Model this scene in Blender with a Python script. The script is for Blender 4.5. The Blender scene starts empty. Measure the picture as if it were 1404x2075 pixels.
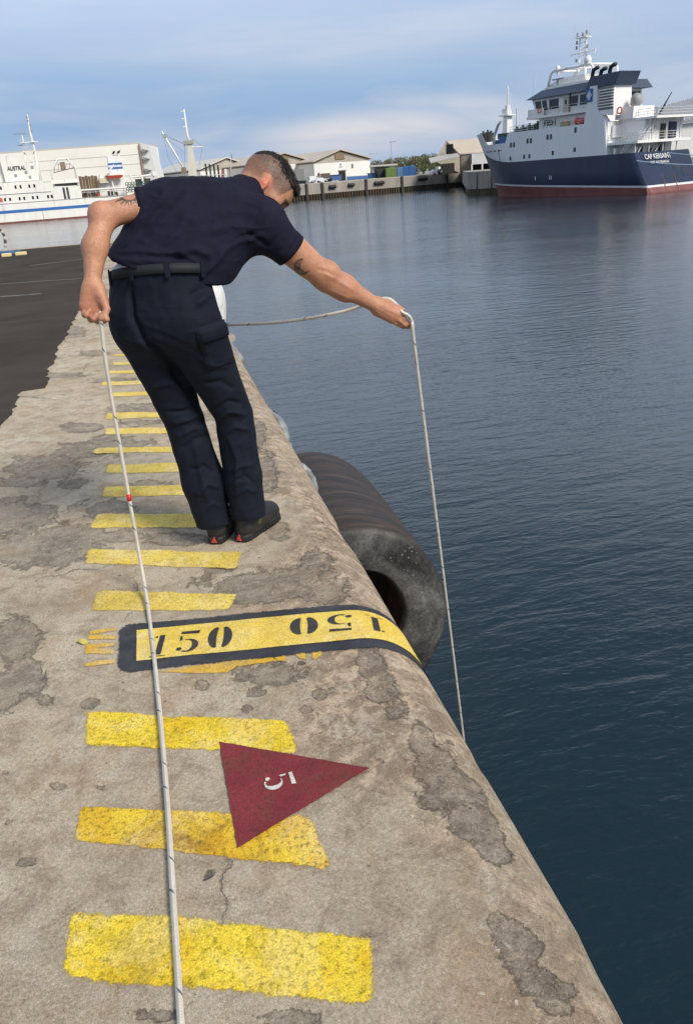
import bpy, bmesh, math, random
import numpy as np
from mathutils import Vector, Matrix, noise as mnoise
random.seed(7); rng = np.random.default_rng(7)
scene = bpy.context.scene
COL = scene.collection

# ------------------------------------------------------------------ camera
FPX, EYE, WZ = 1600.0, 1.42, -4.0           # focal length in photo pixels, eye height over the quay, water level
PITCH, ROLL, YAW = math.radians(23.0), math.radians(4.2), math.radians(11.9)
CF = np.array([math.sin(YAW)*math.cos(PITCH), math.cos(YAW)*math.cos(PITCH), -math.sin(PITCH)])
_R0 = np.array([math.cos(YAW), -math.sin(YAW), 0.0]); _U0 = np.cross(_R0, CF)
CR = _R0*math.cos(ROLL) - _U0*math.sin(ROLL); CU = _U0*math.cos(ROLL) + _R0*math.sin(ROLL)
CP = np.array([0, 0, EYE])
cam_data = bpy.data.cameras.new('camera'); cam = bpy.data.objects.new('camera', cam_data); COL.objects.link(cam)
cam_data.sensor_fit = 'VERTICAL'; cam_data.sensor_height = 36.0; cam_data.lens = 36.0*FPX/2075.0
cam_data.clip_start = 0.05; cam_data.clip_end = 8000
mw = Matrix.Identity(4)
for i in range(3):
    mw[i][0], mw[i][1], mw[i][2], mw[i][3] = CR[i], CU[i], -CF[i], CP[i]
cam.matrix_world = mw
scene.camera = cam

# ------------------------------------------------------------------ sky and sun
SUN_EL, SUN_AZ = math.radians(40), math.radians(146)   # azimuth clockwise from +Y: behind the camera on the right
world = bpy.data.worlds.new('World'); scene.world = world; world.use_nodes = True
wt = world.node_tree; wn = wt.nodes; wl = wt.links; wn.clear()
def N(nt, typ, **kw):
    n = nt.nodes.new(typ)
    for k, v in kw.items():
        if k == 'inp':
            for kk, vv in v.items(): n.inputs[kk].default_value = vv
        else: setattr(n, k, v)
    return n
def srgb(r, g, b):
    return tuple(((c/255.0)/12.92 if c <= 10 else ((c/255.0+.055)/1.055)**2.4) for c in (r, g, b))+(1.0,)
def ramp(n, stops, interp='LINEAR'):
    cr = n.color_ramp; cr.interpolation = interp
    while len(cr.elements) > 1: cr.elements.remove(cr.elements[-1])
    for i, (p, c) in enumerate(stops):
        e = cr.elements[0] if i == 0 else cr.elements.new(p)
        e.position = p; e.color = c if len(c) == 4 else tuple(c)+(1.0,)
    return n
sky = N(wt, 'ShaderNodeTexSky', sky_type='NISHITA', sun_disc=False, sun_elevation=SUN_EL, sun_rotation=SUN_AZ)
tc = N(wt, 'ShaderNodeTexCoord'); sep = N(wt, 'ShaderNodeSeparateXYZ'); wl.new(tc.outputs['Generated'], sep.inputs[0])
mr = N(wt, 'ShaderNodeMapRange', inp={'From Min': -0.02, 'From Max': 0.5}); wl.new(sep.outputs['Z'], mr.inputs['Value'])
# overcast veil by elevation
veil = ramp(N(wt, 'ShaderNodeValToRGB'), [(0.0, srgb(168,185,206)), (.07, srgb(152,175,205)), (.17, srgb(140,167,201)), (.27, srgb(155,178,207)), (.40, srgb(186,203,226)), (.50, srgb(220,233,250)), (.66, srgb(234,243,253)), (.84, srgb(200,212,228)), (1.0, srgb(150,164,184))])
wl.new(mr.outputs[0], veil.inputs[0])
mp = N(wt, 'ShaderNodeMapping', inp={'Scale': (2.2, 2.2, 13.0), 'Location': (.55, 1.9, .35)}); wl.new(tc.outputs['Generated'], mp.inputs[0])
nz = N(wt, 'ShaderNodeTexNoise', inp={'Scale': 1.5, 'Detail': 9.0, 'Roughness': .58, 'Distortion': .35}); wl.new(mp.outputs[0], nz.inputs[0])
cl = ramp(N(wt, 'ShaderNodeValToRGB'), [(.46, (0,0,0)), (.74, (1,1,1))]); wl.new(nz.outputs[0], cl.inputs[0])
lowm = ramp(N(wt, 'ShaderNodeValToRGB'), [(0, (.55,)*3), (.14, (.9,)*3), (.24, (.5,)*3), (1, (.6,)*3)]); wl.new(mr.outputs[0], lowm.inputs[0])
# one low warm bank over the far sheds, wisps above the ship, a darker blue gap on the left
def lobe(px, py, wpx, hpx):
    r_ = CF + CR*(px-702)/FPX - CU*(py-1037.5)/FPX; r_ = r_/np.linalg.norm(r_)
    sb = N(wt, 'ShaderNodeVectorMath', operation='SUBTRACT'); wl.new(tc.outputs['Generated'], sb.inputs[0]); sb.inputs[1].default_value = tuple(r_)
    sl = N(wt, 'ShaderNodeVectorMath', operation='MULTIPLY'); wl.new(sb.outputs[0], sl.inputs[0]); sl.inputs[1].default_value = (1690/wpx, 1690/wpx, 1690/hpx)
    ln_ = N(wt, 'ShaderNodeVectorMath', operation='LENGTH'); wl.new(sl.outputs[0], ln_.inputs[0])
    m_ = N(wt, 'ShaderNodeMapRange', inp={'From Min': 1.0, 'From Max': 0.0}); m_.interpolation_type = 'SMOOTHSTEP'; wl.new(ln_.outputs['Value'], m_.inputs['Value']); return m_.outputs[0]
def mth(op, a, b):
    n = N(wt, 'ShaderNodeMath', operation=op)
    for s_, v_ in zip(n.inputs, (a, b)):
        if hasattr(v_, 'node'): wl.new(v_, s_)
        else: s_.default_value = v_
    return n.outputs[0]
warm = mth('MULTIPLY', lobe(740, 270, 330, 62), ramp(N(wt, 'ShaderNodeValToRGB'), [(.26, (.15,.15,.15)), (.50, (1,1,1))]).outputs[0]); wl.new(nz.outputs[0], warm.node.inputs[1].links[0].from_node.inputs[0])
veilr = mth('MULTIPLY', mth('ADD', lobe(1330, 150, 420, 130), lobe(700, 60, 900, 90)), .55)
gap = mth('MULTIPLY', mth('ADD', lobe(300, 215, 520, 150), mth('MULTIPLY', lobe(950, 235, 420, 90), .6)), .55)
m0 = mth('MULTIPLY', cl.outputs[0], lowm.outputs[0])
mul = N(wt, 'ShaderNodeMath', operation='MAXIMUM'); wl.new(mth('MULTIPLY', m0, mth('SUBTRACT', 1.0, gap)), mul.inputs[0]); wl.new(mth('MULTIPLY', warm, .95), mul.inputs[1])
mulb = N(wt, 'ShaderNodeMath', operation='MAXIMUM'); wl.new(mul.outputs[0], mulb.inputs[0]); wl.new(mth('MULTIPLY', veilr, ramp(N(wt, 'ShaderNodeValToRGB'), [(.3, (.2,.2,.2)), (.6, (1,1,1))]).outputs[0]), mulb.inputs[1]); wl.new(nz.outputs[0], mulb.inputs[1].links[0].from_node.inputs[1].links[0].from_node.inputs[0]); mul = mulb
ccol = ramp(N(wt, 'ShaderNodeValToRGB'), [(0, srgb(226,210,204)), (.2, srgb(222,214,214)), (.5, srgb(204,212,222)), (1, srgb(235,236,238))]); wl.new(mr.outputs[0], ccol.inputs[0])
mixc = N(wt, 'ShaderNodeMix', data_type='RGBA'); wl.new(mul.outputs[0], mixc.inputs[0]); wl.new(veil.outputs[0], mixc.inputs[6]); wl.new(ccol.outputs[0], mixc.inputs[7])
# soft darker blue bands
mp2 = N(wt, 'ShaderNodeMapping', inp={'Scale': (1.1, 1.1, 9.0), 'Location': (3.1, .7, 2.2)}); wl.new(tc.outputs['Generated'], mp2.inputs[0])
nz2 = N(wt, 'ShaderNodeTexNoise', inp={'Scale': 1.6, 'Detail': 5.0, 'Roughness': .5}); wl.new(mp2.outputs[0], nz2.inputs[0])
dk = ramp(N(wt, 'ShaderNodeValToRGB'), [(.35, (.80,.86,.95)), (.68, (1.06,1.04,1.02))]); wl.new(nz2.outputs[0], dk.inputs[0])
gm = N(wt, 'ShaderNodeMix', data_type='RGBA', blend_type='MULTIPLY'); wl.new(gap, gm.inputs[0]); wl.new(mixc.outputs[2], gm.inputs[6]); gm.inputs[7].default_value = (.74, .82, .92, 1); mixc = gm
mm = N(wt, 'ShaderNodeMix', data_type='RGBA', blend_type='MULTIPLY'); mm.inputs[0].default_value = 1.0
wl.new(mixc.outputs[2], mm.inputs[6]); wl.new(dk.outputs[0], mm.inputs[7])
sc10 = N(wt, 'ShaderNodeVectorMath', operation='SCALE'); sc10.inputs['Scale'].default_value = 9.2; wl.new(mm.outputs[2], sc10.inputs[0])
mixs = N(wt, 'ShaderNodeMix', data_type='RGBA'); mixs.inputs[0].default_value = 0.86
wl.new(sky.outputs[0], mixs.inputs[6]); wl.new(sc10.outputs[0], mixs.inputs[7])
bg = N(wt, 'ShaderNodeBackground', inp={'Strength': 0.1}); wl.new(mixs.outputs[2], bg.inputs[0])
wo = N(wt, 'ShaderNodeOutputWorld'); wl.new(bg.outputs[0], wo.inputs[0])
sun_data = bpy.data.lights.new('sun', 'SUN'); sun_data.energy = 2.8; sun_data.angle = math.radians(18); sun_data.color = (1.0, .93, .82)
sun = bpy.data.objects.new('sun', sun_data); COL.objects.link(sun)
sd = Vector((math.sin(SUN_AZ)*math.cos(SUN_EL), math.cos(SUN_AZ)*math.cos(SUN_EL), math.sin(SUN_EL)))
sun.rotation_euler = sd.to_track_quat('Z', 'Y').to_euler(); sun.location = (20, -20, 40)
vs = scene.view_settings; vs.view_transform = 'Standard'; vs.look = 'None'; vs.gamma = 1.0; vs.exposure = 0.40; vs.use_curve_mapping = False
scene.cycles.max_bounces = 6; scene.cycles.transparent_max_bounces = 12

# ------------------------------------------------------------------ measuring helpers
def ray(px, py): return CF + CR*(px-702)/FPX - CU*(py-1037.5)/FPX
def at(px, py, z=0.0):
    r = ray(px, py); return CP + r*(z-EYE)/r[2]
_hz = CF[:2]/np.linalg.norm(CF[:2])
def atD(px, py, D):
    r = ray(px, py); return CP + r*D/(r[:2] @ _hz)
def on_plane(px, py, p0, nrm):
    r = ray(px, py); return CP + r*(((np.asarray(p0)-CP) @ nrm)/(r @ nrm))

# ------------------------------------------------------------------ object helpers
def tag(o, label=None, cat=None, group=None, kind=None):
    if label: o['label'] = label
    if cat: o['category'] = cat
    if group: o['group'] = group
    if kind: o['kind'] = kind
    return o
def thing(name, loc, label, cat, group=None):
    o = bpy.data.objects.new(name, None); COL.objects.link(o); o.location = tuple(float(v) for v in loc)
    o.empty_display_size = .2
    return tag(o, label, cat, group)
def wloc(o):
    v = Vector((0, 0, 0))
    while o is not None: v = v + o.location; o = o.parent
    return v
class MB:
    def __init__(s): s.v = []; s.f = []; s.uv = None; s.att = {}
    def add(s, vs, fs):
        n = len(s.v); s.v.extend([tuple(map(float, p)) for p in vs]); s.f.extend([tuple(i+n for i in f) for f in fs]); return s
    def box(s, c, size, ax=None):
        c = np.asarray(c, float); ax = np.eye(3) if ax is None else np.asarray(ax, float); h = np.asarray(size, float)/2
        vs = [c+ax[0]*h[0]*i+ax[1]*h[1]*j+ax[2]*h[2]*k for k in (-1, 1) for j in (-1, 1) for i in (-1, 1)]
        return s.add(vs, [(0,2,3,1),(4,5,7,6),(0,1,5,4),(2,6,7,3),(0,4,6,2),(1,3,7,5)])
    def tube(s, path, r, n=8, cap=True, up=None):
        P = [np.asarray(p, float) for p in path]; rs = r if hasattr(r, '__len__') else [r]*len(P)
        T = [P[min(i+1, len(P)-1)]-P[max(i-1, 0)] for i in range(len(P))]
        a = np.array([0, 0, 1.0]) if abs(T[0][2]) < .9*np.linalg.norm(T[0]) else np.array([1.0, 0, 0])
        base = len(s.v); vs = []
        for i, p in enumerate(P):
            t = T[i]/(np.linalg.norm(T[i])+1e-12); u = a-t*(a@t); u /= np.linalg.norm(u)+1e-12; w = np.cross(t, u); a = u
            for k in range(n):
                q = 2*math.pi*k/n; vs.append(p+rs[i]*(u*math.cos(q)+w*math.sin(q)))
        fs = [(i*n+k, i*n+(k+1) % n, (i+1)*n+(k+1) % n, (i+1)*n+k) for i in range(len(P)-1) for k in range(n)]
        if cap: fs += [tuple(range(n))[::-1], tuple((len(P)-1)*n+k for k in range(n))]
        return s.add(vs, fs)
    def lathe(s, prof, c, n=24, axis=(0, 0, 1), sx=1.0):
        c = np.asarray(c, float); ax = np.asarray(axis, float); ax /= np.linalg.norm(ax)
        u = np.cross(ax, [0, 1, 0] if abs(ax[1]) < .9 else [1, 0, 0]); u /= np.linalg.norm(u); w = np.cross(ax, u)
        vs = [c+ax*z+r*(u*math.cos(2*math.pi*k/n)*sx+w*math.sin(2*math.pi*k/n)) for r, z in prof for k in range(n)]
        fs = [(i*n+k, i*n+(k+1) % n, (i+1)*n+(k+1) % n, (i+1)*n+k) for i in range(len(prof)-1) for k in range(n)]
        return s.add(vs, fs)
    def prism(s, poly, ext):                         # poly: 3D outline, ext: 3D offset
        P = [np.asarray(p, float) for p in poly]; e = np.asarray(ext, float); n = len(P)
        return s.add(P+[p+e for p in P], [tuple(range(n))[::-1], tuple(range(n, 2*n))]+[(i, (i+1) % n, n+(i+1) % n, n+i) for i in range(n)])
    def quad(s, a, b, c, d): return s.add([a, b, c, d], [(0, 1, 2, 3)])
    def loft(s, rings, closed=True, cap=True):
        n = len(rings[0]); vs = [p for r in rings for p in r]; m = n if closed else n-1
        fs = [(i*n+k, i*n+(k+1) % n, (i+1)*n+(k+1) % n, (i+1)*n+k) for i in range(len(rings)-1) for k in range(m)]
        if cap and closed: fs += [tuple(range(n))[::-1], tuple((len(rings)-1)*n+k for k in range(n))]
        return s.add(vs, fs)
    def build(s, name, mat, parent=None, smooth=False, loc=None, bevel=0, fix=True):
        me = bpy.data.meshes.new(name)
        off = wloc(parent) if parent is not None else Vector(loc if loc is not None else (0, 0, 0))
        if s.v:
            A = np.array(s.v)-np.array(off)
            me.from_pydata(A.tolist(), [], s.f)
        if fix:
            bm = bmesh.new(); bm.from_mesh(me); bmesh.ops.recalc_face_normals(bm, faces=bm.faces); bm.to_mesh(me); bm.free()
        for k, (typ, data) in s.att.items():
            if typ == 'COL':
                a = me.color_attributes.new(k, 'FLOAT_COLOR', 'POINT'); a.data.foreach_set('color', np.asarray(data, np.float32).ravel())
            else:
                a = me.attributes.new(k, 'FLOAT', 'POINT'); a.data.foreach_set('value', np.asarray(data, np.float32).ravel())
        if s.uv is not None:
            ul = me.uv_layers.new(name='UVMap'); li = np.zeros(len(me.loops), np.int32); me.loops.foreach_get('vertex_index', li)
            ul.data.foreach_set('uv', np.asarray(s.uv, np.float32)[li].ravel())
        o = bpy.data.objects.new(name, me); COL.objects.link(o)
        if mat is not None: me.materials.append(mat)
        if parent is not None: o.parent = parent
        elif loc is not None: o.location = loc
        if smooth: me.polygons.foreach_set('use_smooth', [True]*len(me.polygons))
        if bevel:
            b = o.modifiers.new('bevel', 'BEVEL'); b.width = bevel; b.segments = 2; b.limit_method = 'ANGLE'
        return o
def copy_tree(o, loc, label=None):
    c = o.copy(); COL.objects.link(c); c.location = loc
    if label: c['label'] = label
    for ch in list(o.children):
        d = ch.copy(); COL.objects.link(d); d.parent = c
        for g in list(ch.children):
            e = g.copy(); COL.objects.link(e); e.parent = d
    return c

# ------------------------------------------------------------------ materials
def newmat(name):
    m = bpy.data.materials.new(name); m.use_nodes = True; nt = m.node_tree; nt.nodes.clear()
    out = N(nt, 'ShaderNodeOutputMaterial'); b = N(nt, 'ShaderNodeBsdfPrincipled'); nt.links.new(b.outputs[0], out.inputs[0])
    return m, nt, b, out
def L(nt, a, b): nt.links.new(a, b)
def noise(nt, scale, detail=4, rough=.55, dist=0, coord=None, vec='Object', out=0):
    n = N(nt, 'ShaderNodeTexNoise', inp={'Scale': scale, 'Detail': detail, 'Roughness': rough, 'Distortion': dist})
    if coord is None: coord = N(nt, 'ShaderNodeTexCoord').outputs[vec]
    L(nt, coord, n.inputs['Vector']); return n.outputs[out]
def rampo(nt, sock, stops, interp='LINEAR'):
    r = ramp(N(nt, 'ShaderNodeValToRGB'), stops, interp); L(nt, sock, r.inputs[0]); return r.outputs[0]
def mix(nt, fac, a, b, blend='MIX'):
    m = N(nt, 'ShaderNodeMix', data_type='RGBA', blend_type=blend)
    for s, v in ((m.inputs[0], fac), (m.inputs[6], a), (m.inputs[7], b)):
        if hasattr(v, 'is_linked') or hasattr(v, 'node'): L(nt, v, s)
        elif isinstance(v, (int, float)): s.default_value = v
        else: s.default_value = tuple(v) if len(v) == 4 else tuple(v)+(1,)
    return m.outputs[2]
def math_(nt, op, a, b=0.0, c=0.0, clamp=False):
    m = N(nt, 'ShaderNodeMath', operation=op, use_clamp=clamp)
    for s, v in zip(m.inputs, (a, b, c)):
        if hasattr(v, 'node'): L(nt, v, s)
        else: s.default_value = v
    return m.outputs[0]
def bump(nt, h, b, strength=.4, dist=.01, normal=None):
    n = N(nt, 'ShaderNodeBump', inp={'Strength': strength, 'Distance': dist}); L(nt, h, n.inputs['Height'])
    if normal is not None: L(nt, normal, n.inputs['Normal'])
    if b is not None: L(nt, n.outputs[0], b.inputs['Normal'])
    return n.outputs[0]
_mc = {}
def M(name, col, rough=.6, metal=0.0, var=.12, scale=3.0, bmp=0.0, bscale=40.0, rust=0.0, streak=False):
    if name in _mc: return _mc[name]
    m, nt, b, out = newmat(name); col = tuple(col)[:3]
    tcn = N(nt, 'ShaderNodeTexCoord').outputs['Object']; crd = tcn
    if streak:
        mpn = N(nt, 'ShaderNodeMapping', inp={'Scale': (1, 1, .12)}); L(nt, tcn, mpn.inputs[0]); crd = mpn.outputs[0]
    n1 = noise(nt, scale, 6, .6, .2, crd)
    lo = tuple(c*(1-var) for c in col); hi = tuple(min(1, c*(1+var)) for c in col)
    c = rampo(nt, n1, [(.3, lo), (.7, hi)])
    if rust:
        n2 = noise(nt, scale*2.3, 8, .65, .4, crd); f = rampo(nt, n2, [(.62-rust*.1, (0,0,0)), (.78-rust*.1, (1,1,1))])
        c = mix(nt, math_(nt, 'MULTIPLY', f, min(1, .35+rust)), c, (.16, .07, .03))
    L(nt, c, b.inputs['Base Color']); b.inputs['Roughness'].default_value = rough; b.inputs['Metallic'].default_value = metal
    if bmp: bump(nt, noise(nt, bscale, 5, .6, 0, tcn), b, .5, bmp)
    _mc[name] = m; return m
# ------------------------------------------------------------------ our quay
NR, S0, EX = 0.22, 0.475, 0.695                 # nose radius, where the nose starts, outer face
S1 = S0+NR*math.pi/2
QEND = 28.0
def surf(s, y, lift=0.0):                      # quay surface: s runs across the top and over the rounded nose
    if s <= S0: return (s, y, lift)
    t = (s-S0)/NR
    return (S0+(NR+lift)*math.sin(t), y, -NR+(NR+lift)*math.cos(t))
def math_v(nt, crd):
    m = N(nt, 'ShaderNodeMapping', inp={'Location': (7.3, 2.1, .4)}); L(nt, crd, m.inputs[0]); return m.outputs[0]
def concrete_mat():
    m, nt, b, out = newmat('worn_quay_concrete'); crd = N(nt, 'ShaderNodeTexCoord').outputs['Object']
    at_ = N(nt, 'ShaderNodeAttribute', attribute_name='spall').outputs['Fac']
    nose = N(nt, 'ShaderNodeAttribute', attribute_name='nose').outputs['Fac']
    big = noise(nt, 1.6, 7, .6, .3, crd); mid = noise(nt, 9, 9, .78, .5, crd); fine = noise(nt, 130, 7, .95, 0, crd); grit = noise(nt, 480, 3, .8, 0, crd)
    c = rampo(nt, big, [(.28, (.36,.295,.215)), (.5, (.49,.415,.31)), (.72, (.59,.515,.40))])
    c = mix(nt, rampo(nt, mid, [(.36, (.8,)*3), (.54, (0,)*3)]), c, (.27,.205,.145))
    c = mix(nt, math_(nt, 'MULTIPLY', rampo(nt, noise(nt, 3.3, 8, .62, .8, crd), [(.52, (0,)*3), (.72, (1,)*3)]), .6), c, (.40,.255,.145))
    # pale leached film with feathery edges
    c = mix(nt, math_(nt, 'MULTIPLY', rampo(nt, noise(nt, 5.1, 9, .68, 1.2, crd), [(.56, (0,)*3), (.66, (1,)*3)]), .35), c, (.56,.52,.46))
    # nose: warmer, flaking
    fl = rampo(nt, noise(nt, 17, 9, .7, 1.0, crd), [(.42, (0,)*3), (.54, (1,)*3)])
    c = mix(nt, math_(nt, 'MULTIPLY', fl, math_(nt, 'MULTIPLY', nose, .95)), c, (.235,.165,.115))
    c = mix(nt, math_(nt, 'MULTIPLY', rampo(nt, noise(nt, 11, 9, .7, .6, crd), [(.50, (0,)*3), (.60, (1,)*3)]), math_(nt, 'MULTIPLY', nose, .9)), c, (.60,.46,.33))
    c = mix(nt, math_(nt, 'MULTIPLY', rampo(nt, noise(nt, 26, 9, .75, .8, crd), [(.55, (0,)*3), (.64, (1,)*3)]), math_(nt, 'MULTIPLY', nose, .9)), c, (.15,.085,.055))
    # spalled areas with exposed aggregate
    edge = math_(nt, 'ADD', at_, math_(nt, 'MULTIPLY', math_(nt, 'SUBTRACT', math_(nt, 'ADD', math_(nt, 'MULTIPLY', noise(nt, 4.3, 6, .6, .8, crd), .55), math_(nt, 'MULTIPLY', noise(nt, 19, 10, .78, 1.2, crd), .45)), .5), 3.1))
    sp = rampo(nt, edge, [(.45, (0,)*3), (.58, (1,)*3)])
    agg = N(nt, 'ShaderNodeTexVoronoi', inp={'Scale': 62.0}); L(nt, crd, agg.inputs['Vector'])
    sc_ = rampo(nt, noise(nt, 22, 9, .72, .5, crd), [(.3, (.085,.07,.055)), (.46, (.22,.185,.15)), (.62, (.42,.355,.285))])
    sc_ = mix(nt, rampo(nt, agg.outputs['Distance'], [(.0, (.75,)*3), (.35, (0,)*3)]), sc_, rampo(nt, agg.outputs['Color'], [(.2, (.10,.09,.08)), (.8, (.36,.32,.27))]))
    c = mix(nt, math_(nt, 'MULTIPLY', sp, rampo(nt, noise(nt, 2.4, 4, .6, 0, crd), [(.38, (.22,)*3), (.62, (.80,)*3)])), c, sc_)
    rim = rampo(nt, edge, [(.42, (0,)*3), (.485, (1,)*3), (.53, (0,)*3)])
    c = mix(nt, math_(nt, 'MULTIPLY', rim, .16), c, (.09,.075,.06))
    # small pits, cracks and specks
    vo = N(nt, 'ShaderNodeTexVoronoi', inp={'Scale': 7.5, 'Randomness': 1.0}); L(nt, mix(nt, .06, crd, noise(nt, 14, 4, .6, 0, crd, out=1)), vo.inputs['Vector'])
    pit = rampo(nt, vo.outputs['Distance'], [(.07, (1,)*3), (.10, (0,)*3)])
    gate = rampo(nt, noise(nt, 2.7, 3, .5, 0, crd), [(.5, (0,)*3), (.58, (1,)*3)])
    pit = math_(nt, 'MULTIPLY', pit, gate); c = mix(nt, math_(nt, 'MULTIPLY', pit, .8), c, (.07,.06,.055))
    vq = N(nt, 'ShaderNodeTexVoronoi', inp={'Scale': 21.0, 'Randomness': 1.0}); L(nt, mix(nt, .04, crd, noise(nt, 40, 4, .6, 0, crd, out=1)), vq.inputs['Vector'])
    c = mix(nt, math_(nt, 'MULTIPLY', rampo(nt, vq.outputs['Distance'], [(.085, (1,)*3), (.13, (0,)*3)]), rampo(nt, noise(nt, 4.5, 4, .6, 0, crd), [(.5, (0,)*3), (.6, (.85,)*3)])), c, (.10,.085,.07))
    c = mix(nt, math_(nt, 'MULTIPLY', rampo(nt, vq.outputs['Distance'], [(.10, (1,)*3), (.15, (0,)*3)]), rampo(nt, noise(nt, 3.5, 4, .6, 0, math_v(nt, crd)), [(.56, (0,)*3), (.64, (.7,)*3)])), c, (.66,.62,.55))
    vr = N(nt, 'ShaderNodeTexVoronoi', inp={'Scale': 5.0, 'Randomness': 1.0}); L(nt, mix(nt, .05, crd, noise(nt, 30, 4, .6, 0, crd, out=1)), vr.inputs['Vector'])
    c = mix(nt, math_(nt, 'MULTIPLY', rampo(nt, vr.outputs['Distance'], [(.035, (1,)*3), (.05, (0,)*3)]), rampo(nt, noise(nt, 1.9, 2, .5, 0, crd), [(.54, (0,)*3), (.57, (1,)*3)])), c, (.30,.06,.045))
    ck = N(nt, 'ShaderNodeTexVoronoi', feature='DISTANCE_TO_EDGE', inp={'Scale': 1.7}); L(nt, mix(nt, .13, crd, noise(nt, 6, 6, .65, 0, crd, out=1)), ck.inputs['Vector'])
    crack = math_(nt, 'MULTIPLY', rampo(nt, ck.outputs['Distance'], [(.0, (1,)*3), (.008, (0,)*3)]), rampo(nt, noise(nt, 1.3, 3, .5, 0, crd), [(.48, (0,)*3), (.62, (1,)*3)]))
    c = mix(nt, math_(nt, 'MULTIPLY', crack, .7), c, (.10,.085,.07))
    c = mix(nt, 1.0, c, rampo(nt, fine, [(.35, (.30,.27,.24)), (.45, (.88,.87,.85)), (.54, (1.06,1.06,1.06)), (.66, (1.75,1.72,1.68))]), 'MULTIPLY')
    c = mix(nt, 1.0, c, rampo(nt, grit, [(.3, (.55,)*3), (.7, (1.38,)*3)]), 'MULTIPLY')
    L(nt, c, b.inputs['Base Color']); b.inputs['Roughness'].default_value = .88; b.inputs['Specular IOR Level'].default_value = .25
    h = math_(nt, 'ADD', math_(nt, 'MULTIPLY', sp, -.9), math_(nt, 'MULTIPLY', mid, .35))
    h = math_(nt, 'ADD', h, math_(nt, 'MULTIPLY', fine, .22)); h = math_(nt, 'ADD', h, math_(nt, 'MULTIPLY', math_(nt, 'MULTIPLY', sp, noise(nt, 48, 6, .75, 0, crd)), .95))
    h = math_(nt, 'SUBTRACT', h, math_(nt, 'MULTIPLY', math_(nt, 'ADD', pit, crack), .5))
    bump(nt, h, b, .9, .014)
    return m
SPALLS = [(95,945,70,26),(170,912,62,16),(235,895,60,13),(40,975,50,12),(145,977,30,11),(165,865,40,9),(281,827,50,9),(303,980,34,8),
 (36,1048,64,36),(125,1103,85,40),(40,1110,70,34),(220,1032,62,20),(235,1087,70,12),(356,1090,70,13),(30,1300,46,42),(50,1368,44,36),(10,1400,30,40),
 (95,1417,22,11),(180,1422,14,12),(545,1365,70,24),(410,1387,15,9),(515,1399,20,10),(500,1433,9,7),(650,1404,15,12),(670,1396,10,7),(620,1437,12,8),
 (752,1338,24,32),(772,1392,30,36),(798,1437,26,20),(857,1490,24,34),(880,1550,42,52),(930,1580,50,38),(882,1612,42,34),(950,1648,48,42),(1000,1700,36,42),
 (1030,1885,34,30),(1060,1925,40,44),(1085,1985,46,40),(1010,1862,24,16),(1120,2030,50,34),(1150,1995,26,22),(560,1180,130,32),(655,1195,60,28),(480,1203,60,20),(590,2066,56,18),(320,2056,60,14),(440,840,40,10),
 (540,960,22,40),(520,880,16,30),(560,1075,26,16),(640,1130,30,16),(450,1150,30,10),(130,760,40,6),(190,715,30,5),(165,680,24,4),(255,770,60,5),(280,855,50,4),(205,590,0.1,.1),
 (690,1505,8,5),(120,1590,14,8),(205,1592,10,6),(55,1745,16,8),(15,1660,10,6),(12,1560,9,6),(455,1783,7,5),(520,1795,6,4)]
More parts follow.
